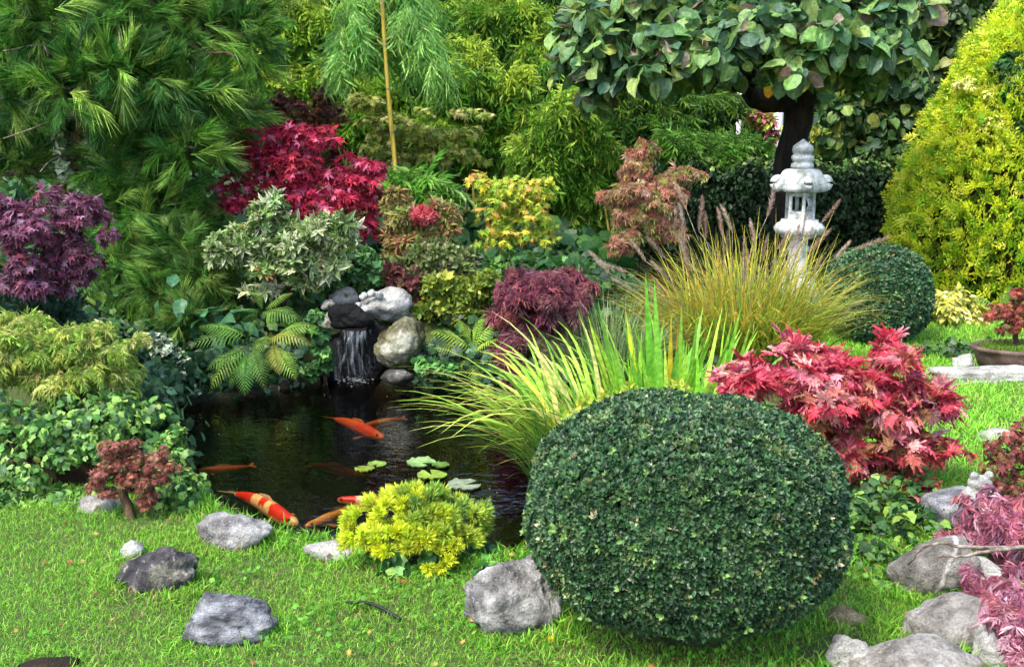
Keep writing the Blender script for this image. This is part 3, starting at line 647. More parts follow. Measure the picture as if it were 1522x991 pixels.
V, F, _ = merge(its); o = put('foam', mesh('foam', V, F, M_WHITE, None, True)); o['kind'] = 'stuff'; o['label'] = 'white foam and drops where the waterfall meets the pond'
# ------------------------------------------------------------------ stone lantern
LB = at(1181, 478, 9.4); LB[2] = float(hgt(LB[0], LB[1])); LS = m_at(at(1182, 300, 9.4)) * .94     # m per photo px
lan = thing('stone_lantern', 'white stone garden lantern with curled roof and onion finial behind the fountain grass', 'lantern', LB)
zp = lambda py: at(1182, py, 9.4)[2] - LB[2]
def lpart(name, V, F, parent=lan, sm=True):
    o = put(name, mesh(name, V, F, M_LANT, None, sm), parent); return o
R6 = math.radians(30)
fin = lathe([(11 * LS, zp(251)), (18 * LS, zp(249)), (17 * LS, zp(243)), (14 * LS, zp(241)), (16 * LS, zp(239)), (17.5 * LS, zp(236)), (17.5 * LS, zp(232)), (14 * LS, zp(230)), (15 * LS, zp(228)), (17 * LS, zp(223)), (15.5 * LS, zp(217)), (10 * LS, zp(213)), (5 * LS, zp(210)), (2.5 * LS, zp(207.5)), (.6 * LS, zp(206.5))], 28)
lpart('finial', *fin)
def roofn(r, z, t):
    k = .5 + .5 * math.cos(4 * t); e = sstep(18 * LS, 40 * LS, r); flute = .012 * math.cos(24 * t) * sstep(22 * LS, 30 * LS, r) * (z < zp(256))
    return r * (1 - .10 * (1 - k) * e + flute), z + e * 5 * LS * (k ** 3)
rf = lathe([(14 * LS, zp(286)), (34 * LS, zp(285)), (39 * LS, zp(283)), (40.5 * LS, zp(279)), (40 * LS, zp(275)), (37 * LS, zp(269)), (33 * LS, zp(263)), (30 * LS, zp(257)), (25 * LS, zp(252.5)), (16 * LS, zp(250.5)), (8 * LS, zp(250))], 96, roofn)
rfo = lpart('roof', *rf)
for k in range(4):
    a = k * math.pi / 2; d = np.array([math.cos(a), math.sin(a), 0]); c = d * 36 * LS * (1 if k % 2 == 0 else .93) + np.array([0, 0, zp(270)]); pts = []
    for t in np.linspace(-1.9, 2.6, 16):
        rr = (9.0 - 1.15 * (t + 1.9)) * LS; pts.append(c + d * rr * math.cos(t) + UPW * rr * math.sin(t))
    V, F = tube(pts, np.linspace(8.2, 5.2, 16) * LS, 14); lpart('curl', V, F, rfo)
pr = 21 * LS
for k in range(6):
    a = R6 + k * math.pi / 3; c = np.array([math.cos(a), math.sin(a), 0]) * pr
    V, F = lathe([(3.8 * LS, zp(330)), (3.8 * LS, zp(327)), (3.0 * LS, zp(325)), (3.0 * LS, zp(288)), (3.8 * LS, zp(286)), (3.8 * LS, zp(284))], 6); lpart('post', V + np.array([c[0], c[1], 0]), F)
    b = a + math.pi / 6; mid = np.array([math.cos(b), math.sin(b), 0]) * pr * .866
    V, F = box((*mid[:2], (zp(328) + zp(313)) / 2), (3 * LS, pr * .9, 15 * LS), b); lpart('panel', V, F, sm=False)
    V, F = box((*mid[:2], zp(288.5)), (3 * LS, pr * .9, 6 * LS), b); lpart('rail', V, F, sm=False)
    t = np.array([-math.sin(b), math.cos(b), 0])
    if k == 4:
        items = []
        for sgn in (-1, 1):
            for off_ in (-.0, 5 * LS):
                p0 = mid + t * (-6.5 * LS * sgn) + np.array([0, 0, zp(314)]) ; p1 = mid + t * 6.5 * LS * sgn + np.array([0, 0, zp(292)])
                items.append(tube([p0 + t * off_ * .5, p1 + t * off_ * .5], .9 * LS, 5))
        items.append(tube([mid + np.array([0, 0, zp(314)]), mid + np.array([0, 0, zp(292)])], .9 * LS, 5))
        V, F, _ = merge(items); lpart('lattice', V, F)
lpart('platform', *lathe([(18 * LS, zp(355)), (27 * LS, zp(352)), (28 * LS, zp(349)), (34 * LS, zp(347)), (38 * LS, zp(342)), (38.5 * LS, zp(337)), (34 * LS, zp(332)), (29 * LS, zp(330)), (28 * LS, zp(326)), (10 * LS, zp(325.5))], 72, lambda r, z, t: (r * (1 + .05 * abs(math.cos(6 * t)) * (r > 26 * LS)), z)))
lpart('pedestal', *lathe([(22 * LS, zp(410)), (20 * LS, zp(405)), (16 * LS, zp(400)), (15 * LS, zp(375)), (17 * LS, zp(372)), (17 * LS, zp(367)), (14.5 * LS, zp(364)), (15 * LS, zp(352)), (20 * LS, zp(347.5))], 32))
lpart('base', *lathe([(40 * LS, -.05), (40 * LS, zp(440)), (37 * LS, zp(434)), (30 * LS, zp(425)), (26 * LS, zp(412)), (20 * LS, zp(410))], 6 * 8, lambda r, z, t: (r * (1 + .03 * math.cos(6 * t)), z)))

# ------------------------------------------------------------------ figurine with a black spout, hose, posts
fb = gpt(1432, 794); FG = at(1452, 744, fb[1] + .07); fs = m_at(FG)
fig = thing('figurine', 'white stone frog figurine with a black bent spout on the granite block', 'figurine', FG)
import bmesh
def balls(items, vox, mat, name, parent):
    bm = bmesh.new()
    for (x, y, z, rx, ry, rz_) in items:
        bmesh.ops.create_icosphere(bm, subdivisions=3, radius=1, matrix=Matrix.Translation((x, y, z)) @ Matrix.Diagonal((rx, ry, rz_, 1)))
    me = bpy.data.meshes.new(name); bm.to_mesh(me); bm.free(); me.materials.append(mat); o = put(name, me, parent)
    md = o.modifiers.new('r', 'REMESH'); md.mode = 'VOXEL'; md.voxel_size = vox; md.use_smooth_shade = True
    ms_ = o.modifiers.new('s', 'SMOOTH'); ms_.factor = .5; ms_.iterations = 4; return o
u = fs * 1.2
balls([(0, 0, 8 * u, 20 * u, 15 * u, 13 * u), (-14 * u, -3 * u, 7 * u, 8 * u, 8 * u, 8 * u), (15 * u, -3 * u, 7 * u, 8 * u, 8 * u, 8 * u), (1 * u, -2 * u, 24 * u, 15 * u, 12 * u, 10 * u), (-8 * u, -5 * u, 34 * u, 5.5 * u, 5.5 * u, 5.5 * u), (10 * u, -5 * u, 35 * u, 5.5 * u, 5.5 * u, 5.5 * u), (-13 * u, -12 * u, 1 * u, 8 * u, 7 * u, 3 * u), (14 * u, -12 * u, 1 * u, 8 * u, 7 * u, 3 * u)], 1.3 * u, M_WHITE, 'body', fig)
V, F = tube(spline([(4 * u, -13 * u, 22 * u), (4 * u, -19 * u, 22 * u), (4 * u, -20 * u, 17 * u), (3 * u, -20 * u, 2 * u), (1 * u, -20 * u, -6 * u)], 14), 1.6 * u, 8); put('spout', mesh('spout', V, F, M_BLACK, None, True), fig)
V, F = tube(spline([gpt(514, 903, .02), gpt(545, 908, .03), gpt(570, 915, .025), gpt(596, 925, .01)], 16), .006, 8)
tag(put('hose', mesh('hose', V, F, M_BLACK, None, True)), 'short black irrigation hose lying on the lawn below the dwarf pine', 'hose')
for i, (px, y0, y1, wd, lb) in enumerate(((1099, 150, 330, 9, 'pale post seen through the bamboo left of the pollarded trunk'), (1158, 150, 330, 15, 'whitish post just left of the dark pollarded trunk'), (1203, 200, 330, 7, 'thin pale post just right of the dark pollarded trunk'))):
    c = at(px, y0, 13.5); s = m_at(c); ps = thing('post', lb, 'post', (c[0], c[1], 0), 'pale posts beyond the hedge')
    V, F = lathe([(wd * s / 2, 0), (wd * s / 2, c[2]), (wd * s * .3, c[2] + .04)], 12); put('shaft', mesh('shaft', V, F, M_POSTW, None, True), ps)
    V, F = lathe([(wd * s * .62, c[2] + .041), (wd * s * .62, c[2] + .09), (wd * s * .3, c[2] + .13)], 12); put('cap', mesh('cap', V, F, M_POSTW, None, True), ps)

# ------------------------------------------------------------------ koi
def koi(label, head, tail, base, patches, depth=.035, bend=.12, seed=0, fin='#c8924a'):
    h = gz(*head, ZW - depth); t = gz(*tail, ZW - depth); c = (h + t) / 2; L = np.linalg.norm(h - t); ax = (h - t) / L; side = np.array([-ax[1], ax[0], 0])
    r = thing('koi', label, 'koi', c, 'koi in the pond'); nS, nR = 56, 24; Bc = hexc(base)
    def spine(s): return ax * L * (s - .5) * .94 + side * L * bend * math.sin(s * math.pi * 1.15 + .2) * (1 - s) * .8
    V, T = [], []; rng = np.random.default_rng(seed)
    for i in range(nS):
        s = i / (nS - 1); rd = L * (.012 + .064 * (max(1 - abs((s - .6) / .62) ** 2.1, 0)) ** .8) * (1 if s < .93 else math.sqrt(max(1 - ((s - .93) / .07) ** 2, .03)) * .97 + .02)
        if s > .72: rd *= 1 - .28 * (s - .72) / .28
        p = spine(s)
        for j in range(nR):
            a = 2 * math.pi * j / nR; d = side * math.cos(a) * rd * .82 + UPW * math.sin(a) * rd * .9
            V.append(p + d); col = Bc.copy()
            for (s0, s1, a0, cc) in patches:                       # saddle marks over the back
                e = .025 * mnoise.noise(Vector((s * 14, math.cos(a) * 2, seed + 1.)))
                if s0 + e < s < s1 + e and math.sin(a) > a0 + .25 * mnoise.noise(Vector((s * 18, a, seed))): col = hexc(cc)
            T.append(col * (.9 if math.sin(a) < -.2 else 1))
    F = []
    for i in range(nS - 1):
        for j in range(nR):
            p, q_, r_, s_2 = i * nR + j, i * nR + (j + 1) % nR, (i + 1) * nR + (j + 1) % nR, (i + 1) * nR + j; F += [(p, q_, r_), (p, r_, s_2)]
    V.append(spine(0)); V.append(spine(1)); T += [Bc, Bc]
    F += [(j, len(V) - 2, (j + 1) % nR) for j in range(nR)] + [((nS - 1) * nR + j, (nS - 1) * nR + (j + 1) % nR, len(V) - 1) for j in range(nR)]
    b = put('body', mesh('body', np.array(V), np.array(F), M_KOI, np.array(T), True), r); fc = hexc(fin)
    def fanfin(name, org, dirs, ln):
        pts = [org]; 
        for d, l in zip(dirs, ln): pts += [org + d * l]
        Vf = np.array(pts); Vf2 = Vf + np.array([0, 0, .0025]); k = len(pts); Ff = [(0, i, i + 1) for i in range(1, k - 1)] + [(k, k + i + 1, k + i) for i in range(1, k - 1)]
        put(name, mesh(name, np.vstack([Vf, Vf2]), np.array(Ff), M_KOI, np.tile(fc, (2 * k, 1)), True), r)
    e = spine(0.02); back = norm(spine(0) - spine(.1)); sd2 = np.array([-back[1], back[0], 0])
    fanfin('tail_fin', e, [norm(back * .8 + sd2 * k + UPW * .3 * k) for k in (.55, .3, 0.05, -.2, -.45)], np.array([.17, .15, .1, .14, .16]) * L)
    for sg in (-1, 1):
        o = spine(.72) + side * sg * L * .055 - UPW * L * .03; fanfin('pectoral_fin', o, [norm(side * sg * math.cos(k) - ax * math.sin(k) - UPW * .15) for k in (.2, .5, .8, 1.1)], np.array([.1, .13, .12, .08]) * L)
    dl = [spine(s) + UPW * L * .064 for s in (.35, .45, .55, .62)]
    Vd = np.array(dl + [p + UPW * L * hh - ax * L * .02 for p, hh in zip(dl, (.012, .03, .04, .02))]); Vd = np.vstack([Vd, Vd + side * .002]); Fd = []
    for o_ in (0, 8):
        for i in range(3): Fd += [(o_ + i, o_ + i + 1, o_ + i + 5), (o_ + i, o_ + i + 5, o_ + i + 4)]
    put('dorsal_fin', mesh('dorsal_fin', Vd, np.array(Fd), M_KOI, np.tile(fc, (16, 1)), True), r)
    for sg in (-1, 1):
        V, F = ICO[2]; put('eye', mesh('eye', V * L * .014, F, M_BLACK, None, True), r, tuple(spine(.93) + side * sg * L * .037 + UPW * L * .024))
RED = '#cc2410'; CREAM = '#e0b878'
koi('red and cream patched koi nosing the lawn edge near the bluish rock', (446, 780), (345, 733), CREAM, [(.62, .93, -.1, RED), (.4, .52, .3, RED), (.02, .26, -.5, RED)], .06, .10, 1, '#c8a878')
koi('plain golden yellow koi with its head at the near bank', (450, 783), (555, 752), '#c8882c', [], .065, -.16, 2, '#b07a3c')
koi('red and white koi half hidden behind the yellow dwarf pine', (498, 742), (610, 748), '#e4c8a0', [(.72, .99, -.2, RED), (.2, .6, -.2, RED)], .045, .05, 3)
koi('bright orange koi in the middle of the pond pointing right', (573, 652), (495, 622), '#c4541c', [(.5, .85, .3, '#c03c14')], .07, .05, 4, '#b06a28')
koi('pale orange koi crossing behind the bright orange one', (535, 634), (598, 622), '#c06428', [(.3, .6, .0, '#d8a070')], .09, -.05, 5, '#a86a30')
koi('dim rusty koi swimming off under the left ivy bank', (285, 701), (372, 692), '#983818', [], .08, .1, 6, '#98602a')
koi('faint dark red koi deep below the lily pads', (545, 708), (455, 690), '#80240f', [(.3, .6, .1, '#5c2a14')], .26, .08, 7, '#7c3a20')

# ------------------------------------------------------------------ lily pads, specks
def pad_mesh(seed):
    A = np.linspace(math.radians(12), math.radians(348), 26); r = np.random.default_rng(seed); V = [(0, 0, .004)]
    for a in A: V.append((math.sin(a) * (1 + .03 * r.normal()), math.cos(a) * (1 + .03 * r.normal()), .012 + .03 * max(0, r.normal(0, .6))))
    V = np.array(V); F = [(0, i + 1, i) for i in range(1, 26)]; n_ = len(V); V = np.vstack([V, V - np.array([0, 0, .02])]); F += [(n_, n_ + i, n_ + i + 1) for i in range(1, 26)]
    T = np.ones((2 * n_, 3)); T[0] = 1.25; T[n_:] *= .6
    return V, np.array(F), T
PADS = [pad_mesh(i) for i in range(3)]
for i, (px, py, wpx, rot, c, lb) in enumerate(((542, 697, 30, 1.2, '#7c8c34', 'olive lily pad left of the two touching pads'), (560, 690, 28, 3.0, '#7c9a44', 'bright lily pad right of the two touching pads'), (626, 688, 44, 4.0, '#88a868', 'broad pale green lily pad floating near the sedge'), (642, 707, 44, .4, '#86a040', 'yellow green cut lily pad just above the dwarf pine'), (655, 692, 26, 2.2, '#5c7c34', 'dark lily pad tucked behind the broad pale one'), (690, 722, 50, 5.0, '#8c9a80', 'greyish lily pad under the sedge leaves'))):
    g = gz(px, py, ZW + .004); s = m_at(g) * wpx / 2; p = PADS[i % 3]
    o = put('lily_pad', mesh('lily_pad', p[0] * np.array([s, s, .3]), p[1], M_GLOSS, p[2], True), None, tuple(g + np.array([0, 0, .001 * i]))); o.rotation_euler.z = rot; o.color = (*hexc(c), 1); tag(o, lb, 'lily pad', 'lily pads on the pond')
rg = np.random.default_rng(77); V, F = ICO[2]; its = []
k = 0
while k < 25:
    px, py = rg.uniform(260, 760), rg.uniform(572, 775); g = gz(px, py, ZW + .002)
    if pond_sd(g[0], g[1]) > -.05: continue
    k += 1; its.append((V[:, :] * np.array([1, 1, .4]) * rg.uniform(.0015, .0045) + g, F))
V, F, _ = merge(its); o = put('floating_specks', mesh('floating_specks', V, F, M_WHITE, None, True)); o['kind'] = 'stuff'
o['label'] = 'tiny white specks drifting on the dark pond'
#PLANTS
# ------------------------------------------------------------------ plants
def plant(name, label, cat, px, py, Y=None, group=None):
    p = gpt(px, py) if Y is None else at(px, py, Y)
    if Y is not None: p[2] = float(hgt(p[0], p[1]))
    return thing(name, label, cat, p, group)
def pxm(px, py, Y): return m_at(at(px, py, Y))
SHEET = dict(out=.5, droop=.55, rnd=.35, nup=.75, nout=.7, nrnd=.3)
UPR = dict(out=.9, droop=-.45, rnd=.4, nup=.2, nout=.5, nrnd=.6)
HANG = dict(out=.55, droop=.75, rnd=.35, nup=.5, nout=.6, nrnd=.5)
def sub_(root, limbs, mat, name='branch', r=.02, seed=0, wob=.012):
    for i, l in enumerate(limbs): stem(root, l, r, r * .35, mat, name, 10, 6, wob, seed + i)
def mix_top(top, zf=.5, z0=0, z1=1, amt=.8):
    t = hexc(top)
    def f(P, C, rng):
        k = sstep(z0, z1, P[:, 2] + rng.normal(0, (z1 - z0) * .25, len(P)))[:, None] * amt; return C * (1 - k) + t * (.85 + .3 * rng.random((len(P), 1))) * k
    return f

# ---- bamboo groves at the back
BAMG = 'bamboo clumps along the back of the garden'
def bamboo(label, blobs, n, cols, seed, top=None, Y=12, size=None, culms=5):
    b0 = blobs[0]; r = plant('bamboo_clump', label, 'bamboo', b0[0], b0[1], b0[2], BAMG); rng = np.random.default_rng(seed); base = np.array(root_world(r))
    for i in range(culms):
        bb = blobs[i % len(blobs)]; e = at(bb[0] + rng.uniform(-.5, .5) * bb[3], bb[1] - .4 * bb[4], bb[2]); b = base + np.array([rng.uniform(-.4, .4) + (e[0] - base[0]) * .6, rng.uniform(-.2, .3), 0])
        stem(r, [b, (b * .45 + e * .55) + np.array([0, 0, .3]), e], .014, .006, M_CULM, 'culm', 10, 6)
    bl = [B(*x) for x in blobs]; s = size or .155; n = int(n * 1.5)
    zt = [x[2] + x[5] for x in bl]; tone = None
    if top:  # crests coloured yellower: sunlight on the tops is put into the leaf colour
        th = hexc(top)
        def tone(P, C, rng):
            z = np.array([x[:3] for x in bl]); d = np.linalg.norm(P[:, None, :] - z[None], axis=2); k = d.argmin(1); rz = np.array([x[5] for x in bl])[k]; zz = (P[:, 2] - z[k][:, 2]) / rz
            f = sstep(.15, 1.0, zz + rng.normal(0, .3, len(P)))[:, None] * .75; return C * (1 - f) + th * f * (.8 + .4 * rng.random((len(P), 1)))
    crown(r, M_LEAF, 'bamboo', bl, n, s, cols, seed, lumps=18, lump_r=.25, ori=HANG, tone=tone, shell=.3, szj=.25)
G1 = ['#6c9a2c', '#7cac34', '#54802a', '#98bc44']; G2 = ['#54842a', '#669630', '#426e26', '#7ea83a']; GD = ['#305420', '#3e6628', '#28481e', '#4c7430']
bamboo('bamboo with sunlit yellow tops behind the pine at the top left', [(430, 60, 12.2, 75, 85), (385, 140, 11.6, 50, 50), (450, 130, 12, 60, 45)], 2300, G1, 101, '#ccd454')
bamboo('bamboo clump directly behind the single tall culm', [(555, 150, 12.2, 75, 60), (560, 60, 13, 70, 80), (500, 100, 12.6, 50, 60)], 2500, G1, 102, '#c8d850')
bamboo('arching bamboo clump whose bright crest slopes down to the right of the culm', [(690, 130, 11.4, 70, 60), (640, 90, 11.6, 60, 50), (760, 150, 11.3, 45, 50), (700, 200, 11.4, 75, 45), (790, 200, 11.2, 35, 50)], 3200, G2, 103, '#c4d450')
bamboo('high bamboo clump touching the top edge left of the pollarded tree', [(740, 40, 13, 80, 60), (800, 100, 12.8, 70, 70), (680, 30, 13.4, 60, 50)], 2300, G2, 104, '#b4c848')
bamboo('rounded weeping bamboo mound between the yellow maple and the pink maple', [(845, 195, 10.9, 75, 65), (815, 250, 10.9, 55, 70), (880, 250, 11, 50, 70), (860, 320, 11.1, 55, 60), (780, 300, 11.4, 40, 60)], 3600, G2, 105, '#c4d85c')
bamboo('dark bamboo under the left half of the pollarded crown', [(960, 180, 12, 80, 60), (1030, 170, 12.6, 80, 60), (920, 120, 12.6, 70, 60)], 2200, GD + ['#5f8a2c'], 106, '#7a9c38')
bamboo('low bright bamboo left of the pollarded trunk above the hedge', [(1080, 225, 11.9, 70, 32), (1010, 225, 11.7, 55, 35)], 1300, ['#4c7a2c', '#629038', '#3c6424'], 107, '#7cac4c')
bamboo('deep green bamboo far behind the pollarded crown', [(1000, 60, 15, 150, 80), (1150, 100, 15, 120, 70), (1250, 90, 15, 120, 80), (900, 60, 15, 110, 90)], 1500, GD, 108, size=.24)
# added tall dark backing, keeps bright sky from showing through the bamboo
r = plant('backing_hedge', 'added tall dark hedge keeping sky from showing behind all the bamboo', 'hedge', 761, 400, 17)
hb = []
for X in np.arange(-9, 10, 1.2): hb += [(X, 17, 1.4, 1.0, .6, 1.5), (X + .5, 17.2, 3.6, 1.0, .6, 1.2)]
crown(r, M_LEAF, 'lancer', hb, 1900, .4, GD, 110, lumps=5, ori=SHEET)
V, F = box((0, 17.9, 2.3), (24, .8, 4.6)); part('branch_core', V, F, M_SOIL, r)

# ---- single tall culm with a weeping head
r = plant('bamboo', 'single tall yellow bamboo culm with a weeping blue green head', 'bamboo', 597, 420, 9.3)
cp = [at(*a, 9.3) for a in ((597, 418), (592, 300), (583, 200), (575, 110), (569, 20), (563, -60), (560, -140))]; cs = spline(cp, 60); b0 = np.array(root_world(r))
V, F = tube(cs, np.linspace(.021, .014, 60) * (1 + .12 * (np.arange(60) % 6 == 0)), 10); part('culm', V, F, M_CULM, r, smooth=True)
for i in range(6, 56, 7):
    V, F = tube([cs[i] - [0, 0, .006], cs[i] + [0, 0, .008]], (.0235 - .00015 * i), 10); part('node', V, F, M_TWIG, r)
wb = [(545, 0, 55, 40), (520, 50, 38, 36), (600, 30, 45, 40), (635, 70, 34, 35), (505, 95, 22, 32), (652, 95, 20, 28), (580, -20, 60, 40), (625, 10, 40, 40), (560, 65, 30, 20)]
crown(r, M_LEAF, 'weep', [B(x, y, 9.62, a, b, .22) for x, y, a, b in wb], 950, .2, ['#5c9040', '#70a44c', '#84b454', '#9cc464'], 111, lumps=10, ori=dict(out=.2, droop=1.1, rnd=.25, nup=.1, nout=.9, nrnd=.4), jit=.12)
sub_(r, [[at(572, y, 9.32), at(x, y - 30, 9.5), at(x2, y + 20, 9.55)] for x, x2, y in ((540, 515, 70), (606, 640, 60), (545, 505, 30), (600, 650, 20))], M_CULM, 'branch', .005, 5)
crown(r, M_LEAF, 'weep', [B(x, y, 9.25, a, b, .12) for x, y, a, b in ((520, 40, 26, 34), (625, 50, 28, 30), (505, 90, 14, 26), (650, 85, 16, 24), (610, 15, 26, 20))], 330, .19, ['#6a9c4c', '#7cb054', '#90bc60', '#a4c86c'], 1111, lumps=6, ori=dict(out=.2, droop=1.1, rnd=.25, nup=.1, nout=.9, nrnd=.4), rest='front_foliage')

# ---- pollarded tree
PT = plant('pollarded_tree', 'broad leaved pollarded tree with a dark trunk and flat umbrella crown behind the lantern', 'tree', 1180, 400, 10.6)
tb = np.array(root_world(PT)); T_ = lambda x, y, Y=10.6: at(x, y, Y)
tp = spline([tb + [0, 0, -.05], T_(1166, 310), T_(1171, 240), T_(1186, 180), T_(1188, 140), T_(1182, 100)], 24); rr = np.array([.18, .15] + [.13] * 16 + [.14, .155, .175, .2, .2, .15])
V, F = tube(tp, rr, 22); nzv = np.array([mnoise.fractal(Vector((v[0] * 14, v[1] * 14, v[2] * 3)), 1, 2, 4) for v in V]); ctr = np.repeat(tp, 22, 0); ctr = np.vstack([ctr, tp[0], tp[-1]])
part('trunk', V + norm(V - ctr) * (nzv * .025)[:, None], F, M_DBARK, PT, smooth=True)
for pts, r0 in (([T_(1190, 150), T_(1150, 150), T_(1126, 148), T_(1112, 130), T_(1110, 100), T_(1060, 60)], .125), ([T_(1188, 150), T_(1204, 136), T_(1210, 110), T_(1270, 70)], .11), ([T_(1178, 130), T_(1178, 60), T_(1190, 10)], .1), ([T_(1120, 140), T_(1010, 100, 10.2), T_(930, 60, 10)], .05), ([T_(1200, 130), T_(1290, 110, 10.3), T_(1360, 90, 10.2)], .05), ([T_(1180, 130), T_(1150, 90, 9.9), T_(1080, 60, 9.5)], .06)):
    stem(PT, pts, r0, r0 * .45, M_DBARK, 'limb', 12, 10, .012, 3)
pb = [(900, 85, 9.7, 65, 55), (870, 60, 9.9, 45, 50), (980, 90, 9.5, 80, 50), (1060, 70, 9.4, 90, 60), (1150, 45, 9.3, 90, 60), (1240, 60, 9.4, 90, 55), (1295, 80, 9.6, 56, 40), (1335, 92, 9.9, 32, 28), (885, 130, 9.9, 26, 26), (960, 20, 10, 100, 60), (1100, 0, 10, 120, 70), (1240, 10, 10, 110, 70), (1280, 25, 10, 60, 45), (905, 120, 9.8, 35, 25), (1180, 85, 9.4, 70, 28), (1000, 110, 10.4, 80, 20), (1270, 105, 10.2, 60, 25)]
def leafmix(P, C, rng):
    k = rng.random(len(P)); C = C.copy(); C[k < .04] = hexc('#8a7a6c') * rng.uniform(.8, 1.2, ((k < .04).sum(), 1)); C[(k > .07) & (k < .10)] = hexc('#8c9848'); C[(k > .1) & (k < .13)] = hexc('#7c6458'); return C
crown(PT, M_GLOSS, 'round', [B(x, y, Y, a, b, .5) for x, y, Y, a, b in pb], 3000, .138, ['#4c7040', '#3c5e38', '#5c8044', '#6c8e4c', '#46664a', '#7c9450'], 112, parts=300, lumps=7, lump_r=.4, ori=dict(out=.6, droop=.45, rnd=.45, nup=.6, nout=.7, nrnd=.4), tone=leafmix, szj=.25, shell=.3)
rng = np.random.default_rng(9)
yp = np.array([T_(978, 124, 9.35), T_(990, 122, 9.35), T_(1143, 128, 9.3), T_(1160, 120, 9.25), T_(1183, 118, 9.2)])
scatter(PT, M_LEAF, 'round', yp, orient(rng, np.tile([[0, -1, 0.]], (5, 1)), .1, 1, .1, 0, 1, .1), [.12, .12, .1, .15, .17], np.array([hexc(c) for c in ('#c8a820', '#d0b42c', '#d8a028', '#5a7c50', '#6c8c64')]), rng, parts=5)

# ---- leafy vines right of the pollarded trunk and at the top right corner
r = plant('climbing_vine', 'dark round leaved vine wall between the pollarded trunk and the golden conifer', 'vine', 1290, 400, 12.3)
V, F = tube(spline([np.array(root_world(r)), at(1280, 250, 12.4), at(1300, 150, 12.4)], 10), .03, 7); part('stem', V, F, M_DBARK, r)
crown(r, M_GLOSS, 'round', [B(x, y, 11.9, a, b, .4) for x, y, a, b in ((1260, 170, 50, 40), (1310, 190, 60, 50), (1350, 160, 45, 50), (1240, 220, 40, 30), (1290, 230, 50, 25), (1360, 210, 40, 40), (1290, 130, 70, 25))], 1300, .11, ['#2c4c24', '#3c5c2c', '#4c6c34', '#2a442c', '#6c7c34'], 113, parts=120, ori=HANG, lumps=6)
r = plant('climbing_vine', 'dark round leaved vine filling the top right corner above the golden conifer', 'vine', 1440, 400, 13.5)
V, F = tube(spline([np.array(root_world(r)), at(1440, 150, 13.5), at(1450, 40, 13.4)], 10), .04, 7); part('stem', V, F, M_DBARK, r)
crown(r, M_GLOSS, 'round', [B(x, y, 13, a, b, .5) for x, y, a, b in ((1420, 30, 70, 60), (1490, 30, 70, 50), (1390, 90, 40, 50), (1360, 30, 50, 50), (1540, 60, 60, 60), (1400, 150, 40, 40))], 1400, .115, ['#2c4420', '#3c542a', '#24381c', '#5c6c30', '#74843c'], 114, parts=100, ori=HANG, lumps=6)
r = plant('shrub', 'yellow leaved shrub glimpsed right of the pollarded trunk over the hedge', 'shrub', 1240, 380, 12.9)
stem(r, [np.array(root_world(r)), at(1235, 230, 12.9)], .02, .01, M_BARK)
crown(r, M_LEAF, 'oval', [B(x, y, 12.8, a, b) for x, y, a, b in ((1225, 190, 22, 40), (1240, 160, 22, 25), (1225, 230, 20, 22))], 500, .09, ['#8a9c3c', '#b0ac3c', '#5c7c34'], 115)
r = plant('shrub', 'yellow and pink sprigs glimpsed left of the pollarded trunk over the hedge', 'shrub', 1140, 380, 12.9)
stem(r, [np.array(root_world(r)), at(1140, 230, 12.9)], .02, .01, M_BARK)
crown(r, M_LEAF, 'oval', [B(x, y, 12.8, a, b) for x, y, a, b in ((1135, 178, 22, 14), (1150, 200, 12, 16), (1120, 172, 14, 8))], 260, .09, ['#a8b048', '#8a9c3c', '#b86a7c'], 116)

# ---- ivy hedge behind the lantern
r = plant('hedge', 'low dark ivy hedge running behind the stone lantern', 'hedge', 1180, 390, 11)
h0, h1 = at(1000, 240, 11.3), at(1400, 240, 11.3)
V, F = box(((h0[0] + h1[0]) / 2, 11.75, .58), (h1[0] - h0[0] + .6, .5, 1.16)); part('branch_core', V, F, M_SOIL, r)
rng = np.random.default_rng(117); n = 14000; X = rng.uniform(h0[0] - .3, h1[0] + .3, n); top = rng.random(n) < .25
zmax = 1.28 + .05 * np.sin(X * 5) + .04 * np.sin(X * 11); P = np.stack([X, np.where(top, rng.uniform(11.35, 12.1, n), 11.4 + rng.normal(0, .06, n)), np.where(top, zmax + rng.normal(0, .05, n), zmax * rng.random(n))], -1)
Dn = np.where(top[:, None], UPW, np.array([0, -1., .1])); C = pick(rng, ['#1a321a', '#223e20', '#2c4a26', '#1f361c'], n, .2); C[top] = pick(rng, ['#4a6c34', '#5c7c44', '#3c5c2c', '#8aa058'], n, .15)[top]  # lit top and darker front are put into the leaf colours
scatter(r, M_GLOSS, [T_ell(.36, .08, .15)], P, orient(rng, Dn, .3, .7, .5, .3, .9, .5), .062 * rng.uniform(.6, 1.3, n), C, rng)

# ---- golden conifer with variegated creeper
r = plant('conifer', 'tall golden yellow conifer filling the right edge', 'conifer', 1480, 440, 10.9); b = np.array(root_world(r)); sm = pxm(1480, 300, 10.9)
stem(r, [b, b + [0.1, 0, 1.4], b + [.25, 0, 2.6]], .09, .02, M_BARK, 'trunk')
V, F = lathe([(.3, .02), (1.0, .25), (1.02, .9), (.72, 1.7), (.3, 2.4), (.05, 2.7)], 24); part('branch_core', V + b + [.15, .05, 0], F, M_SOIL, r)
rng = np.random.default_rng(118); n = 8000; zz = rng.random(n) ** .8 * 2.95; th = rng.uniform(-math.pi, .2, n)
R_ = 1.26 * np.clip(np.interp(zz, [0, .25, .7, 1.2, 1.8, 2.4, 2.75, 2.95], [.9, 1, 1.02, .95, .80, .54, .30, .04]), 0, 2) * (1 + .02 * np.sin(th * 7 + zz * 4) + .015 * np.sin(th * 17 - zz * 9)) + rng.normal(0, .02, n)
